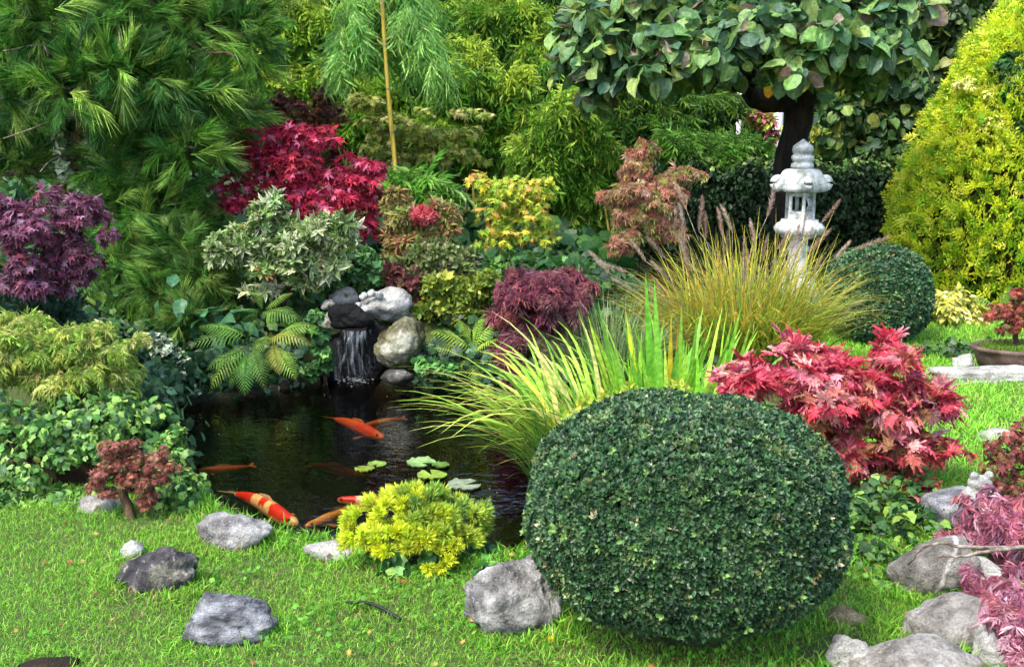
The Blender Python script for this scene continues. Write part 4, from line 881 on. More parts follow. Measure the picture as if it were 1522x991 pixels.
P = b + np.stack([.15 + .05 * zz + R_ * np.cos(th), R_ * np.sin(th), zz + .02], -1); D = np.stack([np.cos(th), np.sin(th), np.full(n, .25)], -1)
C = pick(rng, ['#e4ec40', '#d4e03c', '#ecf05c', '#b0cc38', '#88b030'], n, .12)
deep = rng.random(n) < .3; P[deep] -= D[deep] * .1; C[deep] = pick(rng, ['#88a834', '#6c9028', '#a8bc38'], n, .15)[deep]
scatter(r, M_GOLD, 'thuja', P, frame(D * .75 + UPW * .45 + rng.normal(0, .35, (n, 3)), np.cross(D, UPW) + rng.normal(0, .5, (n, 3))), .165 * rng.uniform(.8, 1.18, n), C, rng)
r = plant('creeper', 'dark green creeper with cream variegated sprigs climbing the golden conifer', 'creeper', 1500, 440, 10.0)
stem(r, [np.array(root_world(r)), at(1524, 300, 9.85), at(1518, 150, 10.1)], .014, .008, M_BARK)
crown(r, M_GLOSS, 'ivy', [B(x, y, Y, a, bb, .15) for x, y, Y, a, bb in ((1515, 130, 10.2, 30, 50), (1505, 95, 10.35, 26, 20), (1525, 190, 10.05, 20, 30))], 800, .075, ['#2c5424', '#3a6430', '#24481f', '#4c743c'], 119, ori=SHEET)
crown(r, M_GLOSS, 'oval', [B(x, y, Y, a, bb, .12) for x, y, Y, a, bb in ((1435, 125, 10.35, 18, 12), (1480, 180, 10.1, 22, 16), (1470, 140, 10.25, 14, 10))], 420, .042, ['#d4d078', '#c8c858', '#98a848', '#dcd890'], 120, ori=SHEET, rest='variegated_foliage')
r = plant('euonymus_shrub', 'cream and yellow variegated shrub at the foot of the golden conifer', 'shrub', 1420, 505, 9.2)
for k in range(4): stem(r, [np.array(root_world(r)), at(1395 + 20 * k, 490, 9.2), at(1385 + 26 * k, 465, 9.1)], .012, .006, M_BARK)
crown(r, M_GLOSS, 'oval', [B(x, y, 9.15, a, bb) for x, y, a, bb in ((1410, 460, 42, 30), (1450, 470, 32, 26), (1430, 490, 30, 14), (1385, 455, 22, 24))], 1500, .07, ['#d4cc70', '#c8c050', '#e0dc9c', '#8a9c3c', '#b0b048'], 121, parts=0, ori=SHEET)
r = plant('ground_ivy', 'dark low greenery in the shade under the cream variegated shrub', 'ground cover', 1400, 520)
crown(r, M_GLOSS, 'ivy', [(*gpt(x, 528), .22, .2, .14) for x in (1370, 1410, 1450, 1500)] , 700, .05, ['#24401c', '#34542a', '#4c6c34'], 122, ori=SHEET)

# ---- pine, upper left
PN = plant('pine_tree', 'large long needled pine filling the upper left corner', 'pine tree', 112, 500, 9.0); b = np.array(root_world(PN))
stem(PN, [b + [0, 0, -.05], at(106, 260, 9), at(118, 170, 9), at(125, 60, 9), at(140, -80, 9.1), at(150, -230, 9.2)], .13, .05, M_PBARK, 'trunk', 24, 14, .01)
for k in range(7):
    z0 = np.array(at(112 + k * 2, 250 - k * 18, 8.87)); V, F, = rock_mesh(200 + k, (.13, .05, .17), sub=3, planes=8); part('bark_plate', V + z0 + [rs.normal(0, .05), 0, 0], F, M_PBARK, PN, smooth=True)
pine = [(60, 40, 8.2, 80, 50), (170, 40, 8.3, 80, 50), (280, 50, 8.5, 75, 55), (360, 70, 8.8, 45, 65), (40, 120, 8.2, 70, 40), (130, 120, 8.0, 55, 35), (220, 110, 8.2, 70, 45), (290, 140, 8.3, 55, 42), (330, 175, 8.4, 30, 32), (240, 190, 8.4, 70, 40), (290, 210, 8.2, 36, 28), (215, 240, 8.5, 55, 36), (245, 270, 8.4, 50, 30), (20, 180, 8.8, 34, 26), (15, 245, 8.7, 30, 25), (190, 290, 8.4, 50, 35), (230, 330, 8.2, 60, 35), (140, 350, 8.5, 45, 40), (130, 410, 8.2, 50, 35), (280, 335, 8.3, 36, 30), (60, 0, 8.6, 90, 50), (200, -10, 8.6, 100, 50), (330, 0, 9, 70, 50), (120, -90, 9, 220, 70), (330, -90, 9.3, 140, 60), (-60, 60, 8.5, 60, 120), (-60, 250, 8.7, 60, 90)]
rng = np.random.default_rng(125)
for i, (x, y, Y, a, bb) in enumerate(pine):
    if y > 380 or i % 2: continue
    t0 = at(118, min(y + 30, 280), 9); stem(PN, [t0, (t0 + at(x, y, Y)) / 2 + [0, 0, .05], at(x, y + 10, Y)], .035, .012, M_TWIG, 'branch', 10, 6, .015, i)
for pts in ([(120, 100), (200, 90), (280, 70), (350, 85)], [(120, 150), (190, 170), (260, 160), (330, 190)], [(116, 200), (180, 225), (250, 215), (300, 240)], [(112, 120), (60, 130), (10, 110)], [(122, 60), (60, 40), (5, 30)], [(112, 250), (170, 290), (230, 300), (290, 330)], [(110, 280), (150, 340), (210, 380), (280, 400)]):
    stem(PN, [at(x, y, 8.9 - .28 * i_) for i_, (x, y) in enumerate(pts)], .03, .008, M_BARK, 'branch', 14, 6, .012, len(pts))
for pts in ([(118, 140), (80, 108), (72, 84), (62, 66), (30, 72), (5, 76)], [(120, 60), (170, 30), (178, 60), (184, 90)], [(112, 178), (85, 178), (52, 190), (5, 206)], [(118, 190), (170, 175), (220, 155)], [(108, 225), (75, 240), (60, 255)]):
    stem(PN, [at(x, y, 8.75 - .9 * min(1, i_ / 2)) for i_, (x, y) in enumerate(pts)], .011, .004, M_TWIG, 'twig', 8, 5)
def pinec(P, C, rng):
    px, py, z = project(P); k = sstep(330, 420, py)[:, None] * .0; return C
crown(PN, M_NEEDLE, 'tuft', [B(x, y, Y, a, bb, .45) for x, y, Y, a, bb in pine], 2300, .25, ['#467428', '#56862e', '#689838', '#38642a', '#8cb04c', '#467a36', '#50702c'], 126, parts=300, part_name='needle_tuft', rest='needles', lumps=5, lump_r=.38, ori=dict(out=.75, droop=-.05, rnd=.45, nup=.5, nout=.3, nrnd=.6), jit=.16, shell=.55)
crown(PN, M_NEEDLE, 'tuft', [B(x, y, Y, a, bb, .3) for x, y, Y, a, bb in ((170, 450, 7.7, 46, 28), (250, 450, 7.6, 55, 32), (190, 485, 7.45, 46, 20), (200, 400, 7.9, 55, 36), (280, 380, 7.9, 52, 38), (320, 420, 7.7, 36, 24), (140, 440, 7.8, 36, 24), (290, 470, 7.4, 30, 16))], 620, .19, ['#48702a', '#567f30', '#64903a', '#3c6428', '#7c9c44'], 128, lumps=5, lump_r=.35, ori=dict(out=.75, droop=-.05, rnd=.5, nup=.5, nout=.3, nrnd=.6), rest='low_needles', jit=.16, shell=.5)
r = plant('ivy', 'white edged ivy climbing the pine trunk above the purple maple', 'ivy', 105, 470, 8.8)
stem(r, [np.array(root_world(r)), at(98, 300, 8.82), at(92, 180, 8.85)], .01, .005, M_BARK)
crown(r, M_GLOSS, 'ivy', [B(x, y, 8.75, a, bb, .05) for x, y, a, bb in ((92, 215, 10, 35), (130, 225, 12, 20), (142, 250, 14, 14), (128, 275, 20, 18), (95, 255, 8, 20), (95, 182, 12, 6))], 300, .07, ['#5c7c54', '#a8b890', '#c8d0b0', '#3c5c3c'], 127, ori=SHEET, lumps=0)

# ---- maples
def maple(name, label, base, blobs, Y, n, temp, size_px, cols, seed, parts=0, mat=M_LEAF, stems=3, sr=.02, bark=M_BARK, ori=SHEET, lumps=6, lump_r=.35, dr=None, cat='maple', **kw):
    r = plant(name, label, cat, base[0], base[1], base[2]); b = np.array(root_world(r)); rng = np.random.default_rng(seed)
    for i in range(stems):
        x, y, a, bb = blobs[i % len(blobs)][:4]; e = at(x + rng.uniform(-.3, .3) * a, y, Y); mid = b * .5 + e * .5; mid[2] += .06; mid[:2] = b[:2] * .7 + e[:2] * .3
        stem(r, [b + [rng.normal(0, .02), rng.normal(0, .02), -.02], mid, e], sr, sr * .3, bark, 'stem' if stems > 1 else 'trunk', 10, 7, .006, seed + i)
    bl = [B(q[0], q[1], Y + (q[4] if len(q) > 4 else 0), q[2], q[3], dr) for q in blobs]
    crown(r, mat, temp, bl, n, size_px * pxm(blobs[0][0], blobs[0][1], Y), cols, seed, parts=parts, lumps=lumps, lump_r=lump_r, ori=ori, **kw); return r
maple('maple', 'dark purple maple with broad pointed leaves at the left edge', (50, 560, 6.3), [(60, 335, 95, 55), (125, 315, 40, 35), (10, 320, 50, 40), (55, 395, 70, 40), (110, 375, 45, 35), (160, 350, 18, 14), (20, 420, 40, 22), (85, 425, 25, 18)], 6.0, 1700, 'maple', 17.5, ['#764660', '#8c5a74', '#64364a', '#744860', '#8c4458', '#4c2434', '#9c7088'], 130, parts=240, stems=4, sr=.018)
maple('maple', 'crimson red maple behind the cream variegated shrub', (450, 440, 8.9), [(430, 250, 85, 60), (520, 258, 58, 45), (360, 300, 50, 26), (350, 270, 36, 22), (365, 235, 36, 26), (560, 250, 26, 16), (480, 310, 75, 45), (385, 215, 36, 26), (545, 290, 38, 40), (455, 205, 55, 30), (430, 200, 25, 20), (540, 330, 30, 25)], 8.6, 2600, 'maple', 15.5, ['#b02446', '#c03458', '#90203e', '#bc3a4a', '#cc6c8c', '#a02840', '#7c1c34'], 131, parts=280, stems=5, sr=.025)  # pale pink mixed into the leaf colours as their sheen
maple('maple', 'dark bronze maple above and behind the crimson maple', (440, 400, 10.3), [(445, 165, 50, 28), (400, 180, 35, 22), (490, 170, 30, 25), (420, 150, 25, 16), (475, 140, 20, 12)], 10.0, 600, 'mapleS', 12, ['#4c2a20', '#6c3c24', '#5a2c34', '#8a5030', '#3c2a1c'], 132, stems=3)
maple('maple', 'pale yellow green maple in layers behind the tall yellow culm', (620, 400, 10.8), [(545, 155, 40, 18), (580, 180, 50, 20), (620, 200, 60, 22), (560, 215, 45, 20), (660, 215, 50, 16), (690, 165, 34, 9), (720, 172, 25, 6), (690, 200, 40, 10), (640, 235, 50, 20), (705, 235, 26, 10), (530, 145, 20, 10), (600, 240, 45, 20), (630, 165, 20, 10)], 10.4, 2000, 'mapleS', 11, ['#b0b454', '#94a044', '#c8c078', '#788c34', '#5c7a2c'], 133, stems=4, lumps=5)
maple('maple', 'yellow and orange leaved maple with bare stems in the centre of the garden', (750, 440, 8.9), [(765, 280, 60, 30), (730, 310, 40, 40), (790, 320, 40, 36), (750, 355, 48, 30), (720, 275, 28, 22), (810, 290, 22, 26), (770, 385, 22, 14), (720, 370, 22, 22), (805, 350, 24, 22)], 8.7, 1100, 'mapleY', 14, ['#c0c440', '#a4b83a', '#ccc84c', '#d4a85c', '#8cac40', '#acc04c', '#98b440'], 134, parts=240, stems=6, sr=.018, tone=mix_top('#d8b048', 0, 1.35, 1.8, .35), bark=M_TWIG, lump_r=.28, lumps=9)
maple('maple', 'pinkish green maple with a red pointed top left of the hedge', (950, 400, 9.4), [(958, 222, 22, 18), (950, 250, 30, 22), (1015, 258, 34, 14), (985, 268, 26, 14), (950, 285, 50, 22), (990, 290, 35, 18), (935, 315, 40, 30), (975, 325, 40, 28), (930, 355, 30, 28), (1000, 345, 24, 16), (905, 290, 14, 14)], 9.2, 2400, 'lace', 17, ['#c09078', '#d0ac94', '#a88068', '#a8a05c', '#8c9c54', '#bc7868'], 135, stems=3, lumps=5, tone=mix_top('#bc5848', 0, 1.5, 1.8, .6), sr=.012)
DRP = dict(out=.45, droop=.85, rnd=.3, nup=.5, nout=.7, nrnd=.35)
maple('laceleaf_maple', 'dusky purple laceleaf maple mounded behind the long leaved sedge', (800, 555, 7.3), [(810, 425, 65, 32), (760, 450, 34, 30), (850, 440, 40, 30), (790, 475, 60, 40), (840, 490, 50, 40), (760, 505, 30, 35), (800, 530, 55, 30), (770, 550, 30, 25)], 7.0, 2000, 'lace', 27, ['#8c4c5c', '#945864', '#703848', '#9c5c5c', '#90646c', '#603444'], 136, stems=4, ori=DRP, dr=.35)
maple('laceleaf_maple', 'yellow green laceleaf maple spilling from the left edge above the ivy', (70, 600, 5.9), [(60, 500, 80, 28), (120, 520, 60, 30), (20, 540, 50, 40), (80, 555, 70, 35), (150, 545, 40, 35), (170, 580, 24, 18), (40, 480, 50, 18), (130, 490, 40, 16), (185, 510, 18, 8), (180, 560, 20, 18)], 5.6, 2300, 'lace', 25, ['#acbc5c', '#9cb450', '#bcc468', '#84a444', '#c8c87c', '#90b054'], 137, stems=4, ori=DRP, dr=.3)
r = maple('maple', 'low red leaved maple with large ragged leaves right of the box ball', (1250, 800, 5.1), [(1130, 560, 60, 28), (1190, 545, 60, 30), (1260, 555, 70, 35), (1330, 560, 60, 35), (1220, 590, 80, 35), (1300, 605, 80, 40), (1370, 600, 40, 35), (1340, 655, 60, 40), (1390, 660, 36, 24), (1270, 660, 60, 40), (1290, 705, 50, 30), (1350, 715, 36, 24), (1330, 525, 36, 16), (1185, 510, 16, 10, .2), (1090, 570, 26, 14)], 4.95, 1400, 'mapleB', 31, ['#cc4c5c', '#d66a78', '#bc4050', '#c47464', '#c46078', '#ac3c4c', '#da8e98', '#e0a6a4'], 138, parts=260, stems=6, sr=.012, ori=dict(out=.6, droop=.3, rnd=.4, nup=.8, nout=.75, nrnd=.3), dr=.3, lumps=5, szj=.25, tone=lambda P, C, rng: np.where((rng.random(len(P)) < .28 * sstep(.62, .35, P[:, 2]))[:, None], hexc('#a87c58') * rng.uniform(.7, 1.2, (len(P), 1)), C))
maple('laceleaf_maple', 'pink laceleaf maple hanging in at the bottom right edge', (1570, 900, 4.1), [(1500, 760, 45, 30), (1470, 790, 40, 25), (1510, 830, 40, 30), (1495, 800, 45, 24), (1500, 880, 40, 35, -.5), (1465, 862, 30, 18, -.4), (1515, 930, 26, 40, -.8), (1490, 930, 24, 24, -.8), (1520, 975, 24, 30, -.95), (1450, 755, 24, 12), (1420, 800, 22, 8), (1550, 850, 34, 110)], 4.0, 620, 'lace', 32, ['#bc7c90', '#c890a0', '#a86474', '#b87078', '#98586c', '#d0a4b0'], 139, stems=4, ori=DRP, dr=.22, sr=.012, bark=M_TWIG)
r = maple('maple', 'dark red small leaved maple at the right edge above the pink laceleaf', (1545, 760, 4.9), [(1500, 670, 36, 32), (1480, 700, 24, 28), (1520, 640, 24, 26), (1515, 720, 34, 28), (1470, 730, 18, 14), (1545, 690, 36, 60)], 4.8, 900, 'mapleS', 11, ['#7c3c3c', '#94504c', '#6a3434', '#a86a58', '#6c5a38'], 140, stems=3, sr=.01)
r = plant('bare_branch', 'bare twig reaching left over the white veined rock', 'branch', 1540, 845)
for pts in ([(1530, 815, 3.5), (1440, 812, 3.5), (1400, 806, 3.52), (1372, 814, 3.55), (1350, 838, 3.6)], [(1530, 812, 3.48), (1470, 818, 3.46), (1430, 826, 3.48), (1394, 827, 3.5)]):
    stem(r, [at(*p) for p in pts], .0075, .004, M_TWIG, 'twig', 16, 7, .003)
# small bronze maple on the lawn
r = plant('maple', 'tiny bronze leaved maple with a bent trunk standing in the lawn before the ivy', 'maple', 190, 770); b = np.array(root_world(r)); Yb = b[1]
stem(r, [b + [.02, 0, -.02], at(188, 745, Yb), at(184, 715, Yb), at(188, 690, Yb), at(180, 668, Yb)], .024, .009, M_BARK, 'trunk', 16, 10, .003)
sub_(r, [[at(186, 705, Yb), at(205, 695, Yb), at(230, 685, Yb)], [at(186, 715, Yb), at(165, 705, Yb), at(150, 715, Yb)], [at(186, 690, Yb), at(165, 672, Yb)], [at(187, 728, Yb), at(205, 720, Yb), at(225, 728, Yb)]], M_BARK, 'branch', .012)
crown(r, M_LEAF, 'mapleS', [B(x, y, Yb, a, bb) for x, y, a, bb in ((165, 667, 28, 18), (200, 680, 25, 18), (232, 685, 26, 24), (160, 700, 22, 14), (215, 712, 30, 16), (145, 715, 18, 10), (240, 710, 18, 14), (222, 735, 18, 8), (180, 690, 24, 14), (138, 722, 14, 8), (250, 695, 16, 14), (190, 660, 20, 10), (160, 732, 18, 9), (215, 744, 20, 9), (190, 712, 24, 14))], 2400, 9 * pxm(190, 700, Yb), ['#84483e', '#986050', '#743c36', '#a87858', '#6c5838', '#8a5450'], 141, ori=SHEET, lumps=5)

# ---- shrubs of the middle ground
r = plant('pieris_shrub', 'cream variegated shrub on thin stems left above the waterfall', 'shrub', 425, 490, 7.9); b = np.array(root_world(r))
stem(r, [at(414, 490, 7.9), at(424, 450, 7.8), at(440, 415, 7.7)], .03, .016, M_BARK, 'trunk', 12, 8, .004)
sub_(r, [[at(440, 415, 7.7), at(430, 390, 7.6), at(410, 355, 7.5)], [at(440, 415, 7.7), at(460, 390, 7.6), at(480, 355, 7.5)], [at(430, 430, 7.75), at(400, 400, 7.6), at(360, 370, 7.5)], [at(440, 412, 7.7), at(445, 370, 7.6)]], M_BARK, 'branch', .014)
crown(r, M_LEAF, 'varieg', [B(x, y, 7.6, a, bb) for x, y, a, bb in ((400, 330, 36, 24), (360, 360, 40, 26), (330, 375, 30, 22), (430, 365, 50, 26), (485, 345, 36, 26), (450, 392, 44, 14), (385, 400, 26, 14), (465, 415, 30, 10), (385, 432, 24, 8), (510, 335, 18, 18), (405, 305, 14, 12), (490, 395, 24, 12), (505, 360, 22, 14))], 1050, 16 * pxm(420, 370, 7.6), ['#d4dcac', '#b0c488', '#7c9c50', '#dce0b8', '#8cac60', '#648444'], 142, ori=UPR, lumps=9, lump_r=.24, tone=lambda P, C, rng: np.where((rng.random(len(P)) < .015)[:, None], hexc('#d8a064'), C))
r = plant('nandina_shrub', 'olive and reddish feathery shrub with a bright red tuft right of the crimson maple', 'shrub', 620, 440, 8.6); b = np.array(root_world(r))
for k in range(5): stem(r, [b + [.03 * k - .06, 0, 0], at(595 + 12 * k, 340, 8.4)], .01, .005, M_BARK)
crown(r, M_LEAF, 'lancer', [B(x, y, 8.3, a, bb) for x, y, a, bb in ((600, 320, 36, 22), (640, 345, 36, 26), (600, 355, 40, 22), (650, 320, 26, 20), (620, 380, 50, 16), (590, 300, 18, 14))], 1300, 14 * pxm(620, 330, 8.3), ['#8c8c4c', '#7c7c3c', '#a89464', '#6c7c38', '#a07050'], 143, ori=UPR, lumps=6)
crown(r, M_LEAF, 'lancer', [B(630, 323, 8.15, 18, 10, .1)], 90, 12 * pxm(620, 330, 8.3), ['#b84c54', '#a83c48', '#c87c7c'], 144, ori=UPR, lumps=3, rest='red_foliage')
r = plant('low_bamboo', 'bright green low bamboo between the tall culm and the yellow maple', 'bamboo', 625, 420, 9.1); b = np.array(root_world(r))
for k in range(4): stem(r, [b + [.05 * k - .1, 0, 0], at(600 + 18 * k, 280, 9.1)], .008, .005, M_CULM, 'culm')
crown(r, M_LEAF, 'bamboo', [B(x, y, 9.1, a, bb) for x, y, a, bb in ((620, 265, 36, 16), (650, 280, 24, 20), (575, 265, 24, 12), (630, 290, 34, 16))], 420, .2, ['#68a038', '#7cb048', '#588c30', '#94c064'], 145, ori=HANG)
def shrub(name, label, base, blobs, Y, n, temp, spx, cols, seed, mat=M_GLOSS, ori=UPR, **kw):
    r = plant(name, label, 'shrub', base[0], base[1], Y + .15); b = np.array(root_world(r))
    for k in range(3): stem(r, [b + [.03 * k - .03, 0, -.02], at(blobs[k % len(blobs)][0], blobs[k % len(blobs)][1], Y)], .01, .004, M_BARK)
    crown(r, mat, temp, [B(x, y, Y, a, bb) for x, y, a, bb in blobs], n, spx * pxm(*blobs[0][:2], Y), cols, seed, ori=ori, **kw); return r
shrub('box_shrub', 'loose yellow green box shrub above the bright fern', (690, 480), [(680, 440, 40, 26), (650, 455, 30, 22), (720, 430, 36, 20), (690, 470, 40, 16), (660, 425, 30, 18)], 7.8, 1500, 'box', 11, ['#7c8c34', '#98a03c', '#5c7428', '#6c8430'], 150)
shrub('box_shrub', 'olive small leaved shrub below the reddish feathery shrub', (640, 430), [(640, 385, 46, 24), (680, 390, 36, 26), (610, 400, 34, 18), (660, 410, 40, 16)], 8.1, 1300, 'box', 11, ['#6c7c44', '#5a7038', '#7c8c54', '#84805c'], 151)
shrub('box_shrub', 'bright green small leaved shrub left of the purple laceleaf maple', (730, 450), [(735, 410, 30, 18), (715, 420, 24, 16)], 8.2, 500, 'box', 11, ['#5c8c30', '#6c9c3c', '#4c7828'], 152)
shrub('barberry_shrub', 'small wine red shrub just right of the waterfall top', (605, 470), [(595, 420, 28, 16), (610, 440, 24, 18), (580, 410, 18, 10)], 7.9, 420, 'box', 11, ['#6c3c3c', '#84504c', '#5a3030', '#8c7054', '#4c5c30'], 153)
shrub('ivy_shrub', 'dark ivy bush between the waterfall top and the cream variegated shrub', (530, 450), [(530, 400, 36, 22), (560, 410, 36, 20), (500, 425, 24, 20), (480, 450, 20, 20), (545, 380, 26, 14)], 7.95, 900, 'ivy', 13, ['#2c5428', '#3c6434', '#4c7440', '#5c8a44'], 154, ori=SHEET)
shrub('juniper', 'dark blue green low juniper under the purple maple', (70, 500), [(40, 448, 50, 16), (95, 455, 40, 18), (10, 440, 30, 18), (70, 470, 60, 12)], 6.3, 900, 'stuft', 20, ['#2c4c3c', '#3a5c4a', '#24402f', '#4c6c5a'], 155, mat=M_NEEDLE)
shrub('hosta', 'dark pointed broad leaves left of the ferns under the pine', (330, 520), [(325, 475, 36, 12), (250, 440, 26, 14), (330, 490, 26, 10)], 7.2, 26, 'hosta', 30, ['#2c5838', '#3c6844', '#34603c'], 156, ori=dict(out=.7, droop=.35, rnd=.3, nup=.9, nout=.3, nrnd=.2), lumps=0, parts=26)
shrub('shrub', 'speckled pale leaved creeper hanging over the left pond bank', (240, 590), [(240, 520, 26, 22), (260, 550, 30, 22), (225, 545, 22, 20), (275, 575, 22, 12), (220, 500, 20, 12)], 6.75, 900, 'ivy', 9, ['#6c8064', '#a4b090', '#c4ccac', '#34543c', '#2c4830'], 157, ori=SHEET)
shrub('shrub', 'dark leafy hollow between the yellow green laceleaf and the pond', (200, 600), [(205, 560, 24, 24), (190, 530, 24, 16), (215, 580, 22, 12), (235, 590, 16, 8)], 6.4, 500, 'ivy', 12, ['#24402c', '#34543a', '#1f3826'], 158, ori=SHEET)
# ---- bank greenery behind the pond
shrub('ivy_shrub', 'ivy tumbling down beside the left edge of the waterfall', (480, 540), [(474, 500, 14, 24), (482, 535, 16, 22), (470, 470, 14, 16), (462, 550, 16, 14)], 7.12, 420, 'ivys', 11, ['#2c5428', '#3c6434', '#4c7c3c', '#6c9c4c'], 159, ori=SHEET)
shrub('ivy_shrub', 'small ivy sprig growing over the stones right of the waterfall foot', (640, 560), [(640, 545, 22, 12), (665, 550, 20, 10), (625, 535, 14, 8)], 7.05, 260, 'ivys', 10, ['#3c6c34', '#4c7c3c', '#6c9c4c'], 163, ori=SHEET)
r = plant('bank_ivy', 'dark ivy clothing the bank behind the pond', 'ivy', 400, 560, 7.4)
rng = np.random.default_rng(160); n = 10000; X = rng.uniform(-3.6, 1.4, n); Yy = rng.uniform(6.7, 9.2, n); s_d = pond_sd(X, Yy); ok = (s_d > .03) & ~((X > -1.42) & (X < -.55) & (Yy < 8.0))
X, Yy = X[ok], Yy[ok]; n = len(X); P = np.stack([X, Yy, hgt(X, Yy) + rng.random(n) * .2 + .02], -1)
scatter(r, M_GLOSS, 'ivys', P, orient(rng, np.tile([[0, -.7, .7]], (n, 1)), .4, .5, .5, .5, .6, .5), .06 * rng.uniform(.6, 1.5, n), pick(rng, ['#24481f', '#345c2a', '#2a4c2a', '#44682f', '#1f3a20'], n, .2), rng)
rng = np.random.default_rng(162); n = 4500; X = rng.uniform(-8, 1.2, n); Yy = rng.uniform(8.8, 15, n); kq = rng.random(n) < .35; X[kq] = rng.uniform(-8, -3.2, kq.sum()); Yy[kq] = rng.uniform(5.2, 9, kq.sum()); P = np.stack([X, Yy, hgt(X, Yy) + rng.random(n) * .35], -1)
scatter(r, M_GLOSS, 'ivys', P, orient(rng, np.tile([[0, -.7, .7]], (n, 1)), .4, .5, .5, .5, .6, .5), .13 * rng.uniform(.6, 1.5, n), pick(rng, ['#24481f', '#345c2a', '#2a4c2a', '#44682f'], n, .2), rng, rest='far_ivy')
rng = np.random.default_rng(161); Pw = []; 
for i in range(len(POND)):
    a_, c_ = POND[i], POND[(i + 1) % len(POND)]
    for t in np.linspace(0, 1, 60):
        p = a_ * (1 - t) + c_ * t
        if (p[1] > 6.4 or p[0] < -1.7) and not (-1.45 < p[0] < -.6 and p[1] > 6.8): Pw += [(p[0] + rng.normal(0, .05), p[1] + rng.normal(.04, .05), rng.uniform(-.06, .25)) for _ in range(4)]
P = np.array(Pw); n = len(P); D = norm(np.c_[POND.mean(0)[None] - P[:, :2], np.full(n, .4)])
scatter(r, M_GLOSS, 'ivys', P, orient(rng, D, .3, .8, .4, .3, .8, .4), .055 * rng.uniform(.6, 1.4, n), pick(rng, ['#1f3c22', '#2c4c2c', '#3c5c34', '#44644a'], n, .2), rng, rest='hanging_ivy')

# ---- ferns
def fern(label, crown_px, Y, fronds, cols, seed, size=1.0):
    r = plant('fern', label, 'fern', crown_px[0], crown_px[1], Y); rng = np.random.default_rng(seed); P, R, S, C = [], [], [], []
    for (bx, by, tx, ty, dY) in fronds:
        b = at(bx, by, Y); t = at(tx, ty, Y + dY); y = t - b; L = np.linalg.norm(y); side = np.cross(y, UPW); nn = np.cross(norm(side), norm(y)) + np.array([0, -.8, .3]); P.append(b); R.append(frame(y, nn)); S.append(L * size); C.append(pick(rng, cols, 1, .1)[0])
    V, F = lathe([(.02, 0), (.035, .03), (.02, .08)], 8); part('rootstock', V + np.array(root_world(r)), F, M_SOIL, r)
    scatter(r, M_LEAF, 'frond', np.array(P), np.array(R), np.array(S), np.array(C), rng, parts=60, part_name='frond')
FC = ['#88b044', '#a0c454', '#78a038']; FD = ['#588434', '#68943c', '#789c40']
fern('green fern arching down to the water from the left of the waterfall', (370, 505), 6.95, [(368, 525, 362, 588, -.3), (370, 520, 300, 548, -.25), (360, 505, 268, 510, -.2), (372, 525, 335, 575, -.2), (365, 500, 290, 480, -.1), (375, 520, 395, 580, -.25), (370, 500, 380, 470, .0), (360, 515, 305, 580, -.2)], FC + FD[:2], 170, .95)
fern('second fern with yellowing fronds nearest the waterfall on its left', (420, 500), 7.1, [(400, 505, 462, 505, -.2), (405, 515, 440, 560, -.25), (400, 500, 375, 530, -.25), (410, 500, 470, 480, -.1), (400, 490, 400, 460, 0), (405, 510, 415, 555, -.25)], FC + ['#98a044'], 171, 1.0)
fern('shaded fern below the cream variegated shrub', (400, 470), 7.4, [(390, 465, 440, 470, -.2), (385, 460, 345, 470, -.2), (390, 460, 380, 430, 0), (395, 460, 430, 435, -.1), (380, 465, 360, 495, -.2)], FD, 172, 1.1)
fern('sunlit yellow green fern between the mossy boulder and the purple laceleaf', (700, 530), 7.2, [(700, 520, 640, 488, -.15), (705, 525, 740, 500, -.25), (705, 515, 745, 470, -.1), (700, 530, 710, 575, -.25), (695, 525, 645, 515, -.2), (705, 520, 720, 460, 0), (700, 510, 680, 470, 0), (708, 528, 745, 540, -.25), (698, 530, 680, 565, -.2)], ['#a4c04c', '#b8cc5c', '#8cb03c', '#98b848'], 173, 1.0)
fern('dark fern with arched fronds right under the yellow maple', (800, 420), 8.3, [(800, 412, 838, 378, -.1), (800, 412, 845, 395, -.2), (800, 410, 815, 368, 0), (798, 412, 770, 400, -.1), (800, 412, 830, 410, -.2)], ['#3c6c38', '#4c7c44'], 174, 1.1)
fern('small green fern at the foot of the golden conifer behind the bonsai', (1490, 470), 8.6, [(1490, 470, 1450, 440, -.1), (1495, 470, 1525, 440, -.1), (1490, 465, 1500, 425, 0), (1490, 470, 1540, 465, -.2)], ['#6c9c3c', '#8cb44c'], 175, 1.1)

